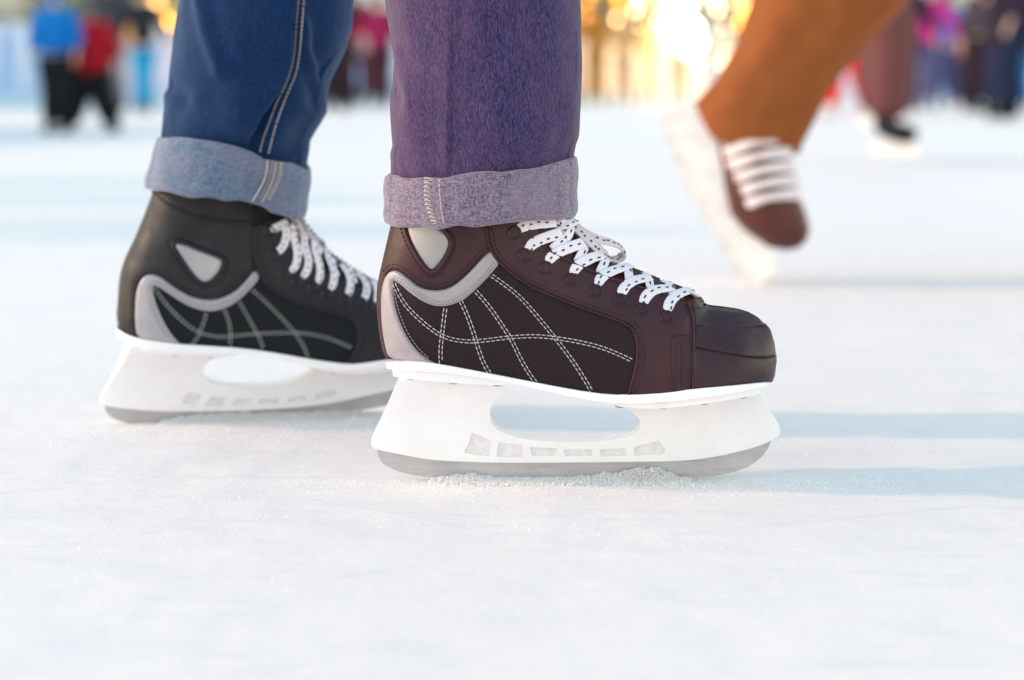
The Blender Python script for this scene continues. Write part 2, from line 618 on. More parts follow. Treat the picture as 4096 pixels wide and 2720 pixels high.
def patch(fr, mb, poly, W, off, sides=(-1, 1), holes=(), bevel=.0007, edge=-.0006, step=.002, grid=.004, silh=None):
    V, F, border, bdist = tri_region(poly, holes, step, [bevel, bevel * 2.6, .005], grid)
    t = np.clip(bdist / bevel, 0, 1)
    o = edge + (off - edge) * np.sqrt(1 - (1 - t) ** 2)
    if silh is not None:
        ds = seg_dist(V, silh)
        k = np.clip((ds - .0005) / .002, 0, 1)
        o = off * (1 - k) + o * k
    for sd in sides:
        p, _ = surf_pts(W, V, sd, o)
        fs = [tuple(int(i) for i in (f if sd < 0 else f[::-1])) for f in F]
        mb.add(fr.wl(p), fs)

def dashes(fr, mb, line, W, off, length, gap, width, side=-1, thick=.0004, lateral=0.0, jit=.06, rng=random):
    P = even(line, .0008)
    d = np.gradient(P, axis=0); d /= np.linalg.norm(d, axis=1)[:, None] + 1e-12
    P = P + np.stack([-d[:, 1], d[:, 0]], 1) * lateral
    s = np.r_[0, np.cumsum(np.linalg.norm(np.diff(P, axis=0), axis=1))]
    t = rng.random() * gap
    while t + length < s[-1]:
        L = length * (1 + rng.uniform(-jit, jit))
        ss = np.linspace(t, t + L, 4)
        q = np.stack([np.interp(ss, s, P[:, 0]), np.interp(ss, s, P[:, 1])], 1)
        p, n = surf_pts(W, q, side, off)
        p[0] -= n[0] * thick * .8; p[-1] -= n[-1] * thick * .8
        mb.tube(fr.wl(p), [.7, 1, 1, .7], 6, flat=(width / 2, thick), normals=[fr.M.to_3x3() @ Vector(a) for a in n])
        t += L + gap

def line_tube(fr, mb, line, W, off, r, sides=(-1,), flat=None, step=.0025):
    P = even(line, step)
    for sd in sides:
        p, n = surf_pts(W, P, sd, off)
        mb.tube(fr.wl(p), r, 8, flat=flat, normals=[fr.M.to_3x3() @ Vector(a) for a in n])

# ------------------------------------------------------------------ the skate
def build_skate(fr, person, mt, D, label):
    rng = random.Random(5)
    hitc = lambda pts: fr.hits(pts)
    back = chaikin(hitc(D['back']), False, 1)
    top = chaikin(hitc(D['ridge']), False, 2)
    toe = chaikin(hitc(D['toe']), False, 2)
    backA, topA, toeA = np.array(back), np.array(top), np.array(toe)
    xh, xt = min(p[0] for p in back), max(p[0] for p in toe)
    L = xt - xh
    wsf = interp_fn([xh, xh + .16 * L, xh + .38 * L, xh + .55 * L, xh + .76 * L, xh + .9 * L, xt],
                    [.033, .035, .034, .039, .047, .047, .044])
    zs = min(p[1] for p in back)
    bumps = []
    ridgeA = np.array([p for p in top if p[0] > fr.hit(*D['corner'])[0] - .001])
    def g(pts, line, Rr, p=2.0):
        t = np.clip(seg_dist(pts, line) / Rr, 0, 1)
        return np.sqrt(np.maximum(0, 1 - (1 - t) ** p))
    def W(pts):
        pts = np.asarray(pts, float)
        x, z = pts[:, 0], pts[:, 1]
        w = wsf(x) * g(pts, backA, .036, 2.2) * g(pts, ridgeA, .052, 2.0) * g(pts, toeA, .055, 2.3)
        hz = np.clip((z - zs - .05) / .1, 0, 1)
        w = w * (1 + .02 * hz)
        for (bx, bz, sx, sz, a) in bumps:
            w = w + a * np.exp(-((x - bx) / sx) ** 2 - ((z - bz) / sz) ** 2) * np.clip(w / .01, 0, 1)
        return w
    on = lambda pts: fr.hits(pts, W)
    # soft swelling of the padding and the toe scoop
    for u, v, sx, sz, a in D['bumps']:
        bx, bz = fr.hit(u, v, W)
        bumps.append((bx, bz, sx, sz, a))
    bottom = chaikin(on(D['bottom']), False, 1)     # heel -> toe
    outline = [back[0]] + back[1:] + top + toe[1:] + list(reversed(bottom))
    # silhouette lines wrap round
    silh = np.array(back + top + toe)
    low = lambda pts, dz: [(x, z + dz) for x, z in pts]
    base = hf_solid(fr, 'ice_skate', outline, W, mt['base'], person, off=-.0012, step=.002, rings=(.0004, .0015, .0035, .007, .012), grid=.005)
    base['label'] = label
    def part(name, mb, mat, **k): return mb.build(name, mat, base, **k)
    # panels
    for nm, key, mk, off, bev in (('side_panel', 'quarter', 'panel', .0002, .0008), ('ankle_collar', 'collar', 'leather', .0012, .0014),
                                  ('heel_trim', 'trim', 'trim', .0018, .0011), ('eyelet_flap', 'flap', 'leather', .0020, .0012)):
        mb = MB()
        patch(fr, mb, chaikin(on(D[key]), True, 1), W, off, bevel=bev, silh=silh)
        part(nm, mb, mt[mk])
    mb = MB()
    for k in ('cap_top', 'cap_mid', 'cap_low'):
        if k in D: patch(fr, mb, on(D[k]), W, {'cap_top': .0018, 'cap_mid': .0024, 'cap_low': .0030}[k], bevel=.0010, silh=silh)
    part('toe_cap', mb, mt['toe'])
    tri = chaikin(on(D['badge']), True, 2)
    ring = tri + [tri[0]]
    tc = np.mean(np.array(tri), 0)
    for sd in (-1, 1):
        mb = MB()
        patch(fr, mb, tri, W, .0014 + .0006, sides=(sd,), bevel=.003, grid=.003)
        part('ankle_badge', mb, mt['badge'])
        mb = MB()
        line_tube(fr, mb, ring, W, .0013, .0018, (sd,))
        part('badge_piping', mb, mt['leather'])
    # threads
    mb = MB()
    for ln in D['threads']:
        l = chaikin(on(ln), False, 2)
        for lat in (-.00105, .00105):
            dashes(fr, mb, l, W, .0006, .0028, .0009, .0008, lateral=lat, rng=rng)
    part('contrast_stitching', mb, mt['thread'])
    mb = MB()
    for ln, off, lats in D['dark_threads']:
        l = chaikin(on(ln), False, 2)
        for lat in lats: dashes(fr, mb, l, W, off, .0021, .0009, .0007, lateral=lat, rng=rng)
    ringb = [tuple(tc + (np.array(p) - tc) * 1.20) for p in ring]
    dashes(fr, mb, ringb, W, .0015, .0021, .0009, .0007, rng=rng)
    part('seam_stitching', mb, mt['dthread'])
    mb = MB()
    for ln in D['trim_threads']:
        l = chaikin(on(ln), False, 2)
        for lat in (-.0010, .0010): dashes(fr, mb, l, W, .0020, .0018, .0008, .0006, lateral=lat, rng=rng)
    part('trim_stitching', mb, get('grey_trim_thread', mat_simple, srgb('8d8587'), .8))
    # raised seams
    mb = MB()
    for ln, off, r in D['seams']:
        line_tube(fr, mb, chaikin(on(ln), False, 2), W, off, r, (-1, 1))
    part('seam_ridge', mb, mt['leather'])
    # eyelets
    eyes = on(D['eyes'])
    n3 = fr.M.to_3x3()
    for e in eyes:
        p, n = surf_pts(W, np.array([e]), -1, .0022)
        mb = MB(); c = fr.w(p[0]); nn = n3 @ Vector(n[0])
        mb.torus(c - nn * .0005, nn, .0042, .0010, 28, 8)
        part('eyelet', mb, mt['eyelet'])
    # laces
    mb = MB(); md = MB(); mg = MB()
    def ribbon(px, w, lift, mbt, dash=True, free=None, seed=0):
        l = chaikin([tuple(a) for a in px], False, 2)
        q = np.array(on(l)) if free is None else None
        if free is None:
            q = even(q, .0018)
            n_ = len(q)
            t = np.linspace(0, 1, n_)
            of = lift * np.clip(np.sin(np.clip(t * 1.25, 0, 1) * math.pi / 2) ** .7, 0, 1)
            of = of * .85 + .0006
            of[0] = .0004
            wj = [1 * (.80 + .24 * min(1, 4 * a)) * (1 + .07 * noise.noise(Vector((a * 7 + seed * 3, seed, 0)))) for a in t]
            p, n = surf_pts(W, q, -1, of)
            # continue over the tongue to the other side
            P = fr.wl(p); N = [n3 @ Vector(a) for a in n]
        else:
            dep = np.interp(np.linspace(0, 1, len(l)), np.linspace(0, 1, len(free)), free)
            P = []
            for (u, v), y in zip(l, dep):
                d = fr.Mi.to_3x3() @ ray(u, v); tt = (y - fr.c.y) / d.y; pp = fr.c + d * tt
                P.append((pp.x, pp.y, pp.z))
            P = even(P, .0018)
            P = fr.wl(P)
            N = []
            for i in range(len(P)):
                ph = 1.2 * noise.noise(Vector((i * .05, seed * 5., 3)))
                N.append(Vector((ph * .5, -1, .7 + .5 * ph)).normalized())
            wj = [1 + .08 * noise.noise(Vector((i * .3, seed, 0))) for i in range(len(P))]
        mbt.tube(P, wj, 12, flat=(w / 2, .00075), normals=N)
        if dash:
            i = 2 + seed % 3
            k = 0
            while i < len(P) - 2:
                lat = w * ((.02 if k % 2 else .12) + (.16 if seed % 2 else -.10))
                seg = []
                for j in (i, i + 1):
                    t = (Vector(P[j]) - Vector(P[j - 1])).normalized()
                    nn = (N[j] - t * N[j].dot(t)).normalized()
                    seg.append(Vector(P[j]) + nn * .0010 + t.cross(nn) * lat)
                md.tube(seg, 1.0, 6, flat=(.00055, .0003), normals=[N[i]] * 2)
                i += (3 if k % 3 else 2) + (k % 7 == 3); k += 1
    for k, ln in enumerate(D['laces']): ribbon(ln, D['lace_w'], .0022, mb, seed=k)
    for k, ln in enumerate(D['cross']): ribbon(ln, D['lace_w'] * .85, .0010, mb, seed=k + 20)
    for k, (ln, dep, w, grey) in enumerate(D['bow']): ribbon(ln, w, 0, mg if grey else mb, dash=not grey or k % 2 == 0, free=dep, seed=k + 40)
    part('lace', mb, M_LACE)
    if mg.v: part('lace_bow', mg, M_LACE2)
    part('lace_thread', md, M_LDASH)
    # ---------------- chassis
    x0, x1 = xh - .004, xt + .002
    def Wp(e, shrink=0.0):
        def f(pts):
            x = np.asarray(pts)[:, 0]
            tb = np.clip((x - (x0 + shrink)) / .036, 0, 1); tf = np.clip(((x1 - shrink) - x) / .055, 0, 1)
            return np.maximum(.0004, (wsf(x) + e) * np.sqrt(np.maximum(0, 1 - (1 - tb) ** 2.2)) * np.sqrt(np.maximum(0, 1 - (1 - tf) ** 2.3)))
        return f
    Wsole = Wp(.0035); Wout = Wp(-.0005, .006)
    st = [(x, z + .0012) for x, z in bottom]
    sb = chaikin(fr.hits(D['strip_bottom'], Wsole), False, 1)
    st2 = [(min(sb[0][0], st[0][0]) - .0, st[0][1])] + st[1:-1] + [(max(sb[-1][0], st[-1][0]), st[-1][1])]
    hf_solid(fr, 'sole_plate', st2 + list(reversed(sb)), Wsole, M_WHITE2, base, step=.0025, rings=(.0006, .0018), grid=.005, angle=50)
    for key in ('tier_heel', 'tier_toe'):
        pl = fr.hits(D[key], Wout)
        hf_solid(fr, 'outsole', pl, Wout, M_WHITE, base, step=.0025, rings=(.0006, .0018), grid=.005, angle=50)
    # holder: half width grows towards the boot
    hb = fr.hits(D['holder_bottom']); zb = min(p[1] for p in hb); ztop = fr.hit(*D['holder_ref'])[1]
    hx0 = fr.hit(*D['holder_left'])[0]; hx1 = fr.hit(*D['holder_right'])[0]
    def Wh(pts):
        pts = np.asarray(pts); x = pts[:, 0]; z = pts[:, 1]
        t = np.clip((z - zb) / (ztop - zb), 0, 1.3)
        w = .0055 + .0035 * np.clip(t * 2.2, 0, 1) + .014 * np.clip((t - .35) / .65, 0, 1.2) ** 1.7
        tb = np.clip((x - hx0) / .03, 0, 1); tf = np.clip((hx1 - x) / .03, 0, 1)
        return w * (.35 + .65 * np.sqrt(1 - (1 - tb) ** 2)) * (.35 + .65 * np.sqrt(1 - (1 - tf) ** 2))
    hp = fr.hits(D['holder'], Wh)
    vents = [chaikin([tuple(q) for q in resample(fr.hits(v, Wh), .004, True)], True, 1) for v in D['vents']]
    hf_solid(fr, 'blade_holder', chaikin(hp, True, 1), Wh, M_WHITE, base, holes=vents, step=.0025, rings=(.0006, .0018, .004), grid=.0045, angle=50)
    Wv = lambda pts: np.maximum(.001, Wh(pts) - .0017)
    for v in vents:
        c = np.mean(np.array(v), 0)
        big = [tuple(c + (np.array(p) - c) * 1.06) for p in v]
        hf_solid(fr, 'holder_vent', big, Wv, M_VENT, base, step=.002, rings=(.0015,), grid=.003)
    Wb = lambda pts: np.full(len(pts), .0016)
    bl = fr.hits(D['blade'])
    hf_solid(fr, 'blade', chaikin(bl, True, 1), Wb, M_STEEL, base, step=.003, rings=(.001,), grid=.006, angle=30)
    for r_ in D['rivets']:
        c = fr.hit(*r_, Wout)
        y = -float(Wout(np.array([c]))[0]) + .006
        m2 = MB(); m2.ball(fr.w((c[0], y, c[1] + .0012)), .0045, 14, 8, (1, 1, .62))
        m2.build('rivet', M_RIVET, base)
    return base, W, bl

YF = 1.41
FF = Frame((0, YF, 0), 0)
F1 = dict(corner=T1([(1280, -110)])[0],
    back=T1([(185, 1072), (150, 1030), (125, 900), (108, 750), (105, 640), (112, 560), (140, 430), (165, 320), (190, 220), (212, 120), (235, 0), (245, -110)]),
    ridge=T1([(245, -110), (700, -125), (1280, -110), (1370, 0), (1425, 130), (1520, 300), (1640, 392), (1740, 440), (1840, 466), (1960, 515), (2040, 548), (2130, 580), (2240, 625), (2295, 680), (2312, 718)]) + T2([(900, 520), (1000, 530), (1130, 548), (1230, 575), (1310, 620), (1360, 665)]),
    toe=T2([(1360, 665), (1390, 700), (1415, 790), (1430, 900), (1437, 1000), (1425, 1110), (1390, 1165)]),
    bottom=T1([(185, 1072), (360, 1090), (540, 1118), (880, 1183), (1200, 1247), (1560, 1312), (1750, 1325)]) + T2([(50, 1306), (200, 1308), (500, 1290), (720, 1252), (1100, 1215), (1330, 1185), (1390, 1165)]),
    bumps=[(1690, 1040, .02, .014, .0015), (1840, 1020, .022, .02, -.0015), (1960, 1030, .02, .03, .002),
           (2975, 1297, .030, .0042, -.0028), (1600, 960, .012, .03, .0015), (1900, 900, .03, .014, .0015)],
    quarter=T1([(205, 535), (270, 560), (400, 660), (540, 700), (700, 640), (860, 480), (925, 425), (1010, 495), (1110, 565), (1310, 655), (1510, 735), (1660, 785), (1770, 825), (1830, 868), (1856, 920), (1868, 1000), (1860, 1100), (1830, 1220), (1800, 1325), (1560, 1310), (1200, 1245), (880, 1181), (515, 1116), (330, 1000), (225, 780), (200, 600)]),
    collar=T1([(112, 565), (140, 430), (165, 320), (190, 220), (212, 120), (235, 0), (245, -110), (700, -125), (850, -120), (842, 100), (850, 200), (855, 290), (880, 345), (820, 378), (740, 468), (650, 553), (580, 598), (500, 613), (430, 606), (370, 583), (310, 533), (250, 489), (215, 476), (185, 484), (155, 530), (135, 610), (132, 700), (140, 850), (165, 990), (200, 1070), (185, 1072), (150, 1030), (125, 900), (108, 750), (105, 640)]),
    trim=T1([(185, 1066), (158, 980), (136, 850), (130, 700), (134, 610), (152, 530), (182, 483), (215, 472), (250, 485), (310, 530), (370, 580), (430, 603), (500, 610), (580, 595), (650, 550), (740, 465), (820, 375), (870, 336), (900, 380), (930, 425), (870, 500), (800, 575), (730, 640), (670, 685), (600, 712), (540, 722), (470, 715), (400, 685), (320, 630), (260, 575), (220, 548), (205, 545), (203, 580), (215, 680), (240, 780), (280, 880), (340, 980), (420, 1060), (515, 1118), (350, 1092)]),
    flap=T1([(835, -120), (830, 170), (848, 290), (880, 370), (930, 430), (1010, 500), (1110, 570), (1310, 662), (1510, 742), (1660, 792), (1765, 832), (1822, 872), (1845, 920), (1858, 1000), (1850, 1100), (1820, 1220), (1790, 1327), (2000, 1326), (2110, 1318), (2228, 1296), (2235, 1100), (2228, 900), (2212, 780), (2190, 705), (2165, 682), (2070, 655), (1880, 598), (1680, 540), (1540, 485), (1350, 395), (1230, 325), (1190, 240), (1165, 100), (1130, -115)]),
    cap_top=T2([(690, 495), (900, 520), (1000, 530), (1130, 548), (1230, 575), (1310, 620), (1362, 665), (1358, 688), (1250, 704), (1100, 710), (900, 701), (722, 690), (705, 580)]),
    cap_mid=T2([(722, 681), (900, 692), (1100, 701), (1250, 695), (1355, 681), (1363, 666), (1390, 700), (1415, 790), (1431, 900), (1435, 950), (1350, 978), (1250, 975), (1100, 955), (900, 920), (715, 884)]),
    cap_low=T2([(715, 873), (900, 909), (1100, 944), (1250, 964), (1350, 967), (1434, 941), (1437, 1000), (1425, 1110), (1390, 1165), (1330, 1185), (1100, 1215), (720, 1250)]),
    badge=T1([(288, 120), (292, 200), (320, 290), (372, 390), (430, 470), (465, 490), (500, 475), (560, 400), (600, 315), (600, 265), (560, 205), (450, 110)]),
    threads=[T1(a) for a in ([(215, 560), (250, 640), (300, 720), (370, 790), (450, 860), (530, 915), (620, 945), (720, 955), (800, 950), (900, 937), (1000, 925), (1100, 918), (1200, 918), (1300, 930), (1400, 945), (1500, 965), (1600, 990), (1720, 1035), (1835, 1090)],
        [(560, 725), (548, 810), (535, 920), (525, 1020), (530, 1115)],
        [(660, 675), (700, 760), (745, 880), (780, 1000), (820, 1110), (865, 1180)],
        [(760, 610), (850, 710), (940, 840), (1010, 950), (1070, 1080), (1130, 1180), (1180, 1242)],
        [(865, 505), (960, 570), (1060, 650), (1160, 760), (1260, 880), (1340, 980), (1430, 1100), (1500, 1210), (1555, 1307)])],
    dark_threads=[(T1([(862, 180), (875, 290), (905, 360), (955, 425), (1035, 492), (1135, 560), (1335, 648), (1535, 728), (1685, 778), (1785, 815), (1850, 862), (1880, 920), (1893, 1000), (1885, 1100), (1855, 1220), (1825, 1320)]), .0022, (-.0012, .0012)),
        (T1([(150, 500), (190, 455), (215, 445), (262, 458), (325, 508), (385, 555), (440, 580), (500, 586), (575, 570), (640, 528), (728, 445), (800, 360), (850, 300)]), .0014, (-.0012, .0014)),
        (T1([(2170, 700), (2190, 780), (2202, 900), (2208, 1100), (2205, 1290)]), .0022, (0,)),
        (T1([(2190, 915), (2075, 918), (2078, 1000), (2085, 1150), (2092, 1300)]), .0022, (0,)),
        (T1([(2110, 1290), (2112, 1100), (2112, 960), (2150, 958), (2150, 1100), (2148, 1290)]), .0022, (0,))],
    trim_threads=[T1([(215, 520), (270, 540), (330, 590), (410, 655), (480, 690), (545, 698), (600, 688), (665, 655), (725, 610), (795, 545), (860, 470), (905, 410)]), T1([(215, 600), (232, 700), (262, 800), (305, 900), (370, 1000), (450, 1075)])],
    seams=[(T1([(832, 170), (850, 290), (882, 370), (932, 430), (1012, 500), (1112, 570), (1312, 662), (1512, 742), (1662, 792), (1767, 832), (1824, 872), (1847, 920), (1860, 1000), (1852, 1100), (1822, 1220), (1792, 1325)]), .0016, .0009),
           (T1([(2188, 705), (2212, 780), (2226, 900), (2233, 1100), (2228, 1290)]), .0018, .0011),
           (T1([(1110, 160), (1118, 210), (1145, 260), (1230, 330), (1350, 400), (1540, 490), (1680, 545), (1880, 602), (2070, 660), (2160, 688)]), .0018, .0010)],
    eyes=T1([(1022, 222), (1092, 372), (1234, 460), (1405, 542), (1574, 620), (1738, 680), (1886, 742), (2052, 795)]),
    lace_w=.0076,
    laces=[T1(a) for a in ([(1018, 226), (1050, 195), (1090, 172), (1160, 160), (1290, 150)],
        [(1090, 374), (1115, 325), (1150, 290), (1210, 262), (1330, 225)],
        [(1232, 465), (1255, 400), (1300, 360), (1370, 330), (1500, 290)],
        [(1404, 545), (1415, 490), (1450, 440), (1520, 405), (1640, 375)],
        [(1572, 625), (1585, 560), (1620, 515), (1680, 490), (1800, 462)],
        [(1736, 685), (1750, 615), (1790, 575), (1840, 553), (1930, 540)],
        [(1884, 748), (1895, 680), (1925, 640), (1970, 618), (2070, 610)],
        [(2048, 800), (2060, 715), (2090, 670), (2140, 640), (2260, 612)])],
    cross=[T1(a) for a in ([(1270, 330), (1310, 300), (1380, 250), (1400, 190)],
        [(1440, 420), (1470, 370), (1500, 310), (1480, 240)],
        [(1590, 500), (1625, 440), (1640, 380)],
        [(1800, 570), (1795, 500), (1765, 445)],
        [(1945, 620), (1925, 540), (1900, 490)],
        [(2095, 665), (2075, 600), (2045, 540)])],
    bow=[(T1([(1330, 130), (1400, 150), (1490, 225), (1600, 270), (1700, 290), (1758, 330), (1755, 385), (1700, 410), (1640, 380), (1560, 300), (1480, 220), (1400, 150)]), [-.006, -.010, -.012, -.012, -.006, .004, .010, .006, -.008, -.016, -.014, -.010], .0068, True),
         (T1([(1280, 110), (1310, 175), (1345, 240), (1365, 310), (1385, 365)]), [-.014, -.020, -.024, -.026, -.027], .0062, True),
         (T1([(1390, 120), (1400, 160), (1385, 230), (1340, 330)]), [-.008, -.014, -.020, -.024], .0075, False),
         (T1([(1280, 150), (1320, 165), (1380, 160), (1430, 140)]), [-.014, -.022, -.022, -.010], .0085, False),
         (T1([(1330, 90), (1325, 150), (1345, 200)]), [-.014, -.023, -.018], .0085, False)],
    strip_bottom=T3([(130, 98), (400, 118), (700, 158), (900, 200), (1100, 246), (1300, 285), (1500, 290), (1700, 275), (1900, 248), (2100, 213), (2192, 190)]),
    tier_heel=T3([(160, 88), (165, 140), (250, 155), (480, 178), (700, 190), (775, 190), (860, 195), (860, 150), (700, 120), (400, 90)]),
    tier_toe=T3([(1260, 245), (1310, 284), (1400, 308), (1500, 316), (1620, 316), (1750, 302), (1850, 290), (2000, 266), (2060, 256), (2148, 236), (2155, 200), (1900, 220), (1600, 255)]),
    holder_bottom=T3([(75, 535), (900, 608), (2205, 490)]), holder_ref=T3([(1000, 190)])[0],
    holder_left=T3([(45, 490)])[0], holder_right=T3([(2258, 425)])[0],
    holder=T3([(210, 60), (196, 155), (150, 260), (100, 370), (60, 450), (45, 490), (50, 520), (75, 537), (200, 562), (340, 590), (480, 600), (700, 608), (900, 609), (1200, 606), (1500, 603), (1700, 600), (1850, 586), (2000, 556), (2130, 522), (2205, 490), (2250, 460), (2258, 428), (2230, 370), (2190, 310), (2150, 250), (2120, 150), (1900, 170), (1600, 200), (1330, 220), (1380, 290), (1440, 320), (1490, 368), (1508, 402), (1500, 435), (1450, 465), (1350, 485), (1200, 498), (1050, 497), (900, 485), (800, 462), (730, 435), (690, 390), (683, 350), (695, 300), (735, 235), (780, 180), (840, 110), (500, 60)]),
    vents=[T3(a) for a in ([(590, 445), (695, 490), (685, 575), (545, 555), (575, 500)], [(735, 497), (862, 515), (862, 578), (722, 575)], [(905, 525), (1045, 530), (1050, 545), (1035, 572), (912, 570)], [(1085, 537), (1237, 537), (1240, 572), (1092, 572)], [(1278, 537), (1420, 530), (1428, 570), (1285, 573)], [(1463, 525), (1600, 490), (1637, 545), (1620, 560), (1470, 572)])],
    blade=T3([(78, 525), (82, 560), (95, 590), (120, 620), (180, 650), (270, 674), (380, 688), (700, 697), (1000, 699), (1400, 699), (1690, 694), (1850, 685), (2000, 660), (2100, 620), (2170, 560), (2206, 490), (2195, 470), (1900, 520), (1500, 560), (900, 570), (400, 560)]),
    rivets=T3([(265, 158), (490, 180), (725, 192), (1395, 309), (1622, 315), (1845, 292), (2055, 258)]),
)
root = empty('person', (-.11, 1.53, 0), 'skater in rolled up blue jeans standing in black skates with white laces', 'person')
skF, WF, blF = build_skate(FF, root, M_F, F1, 'nearer skate, black boot tinted brown by the flare, with silver trim and cream stitching')

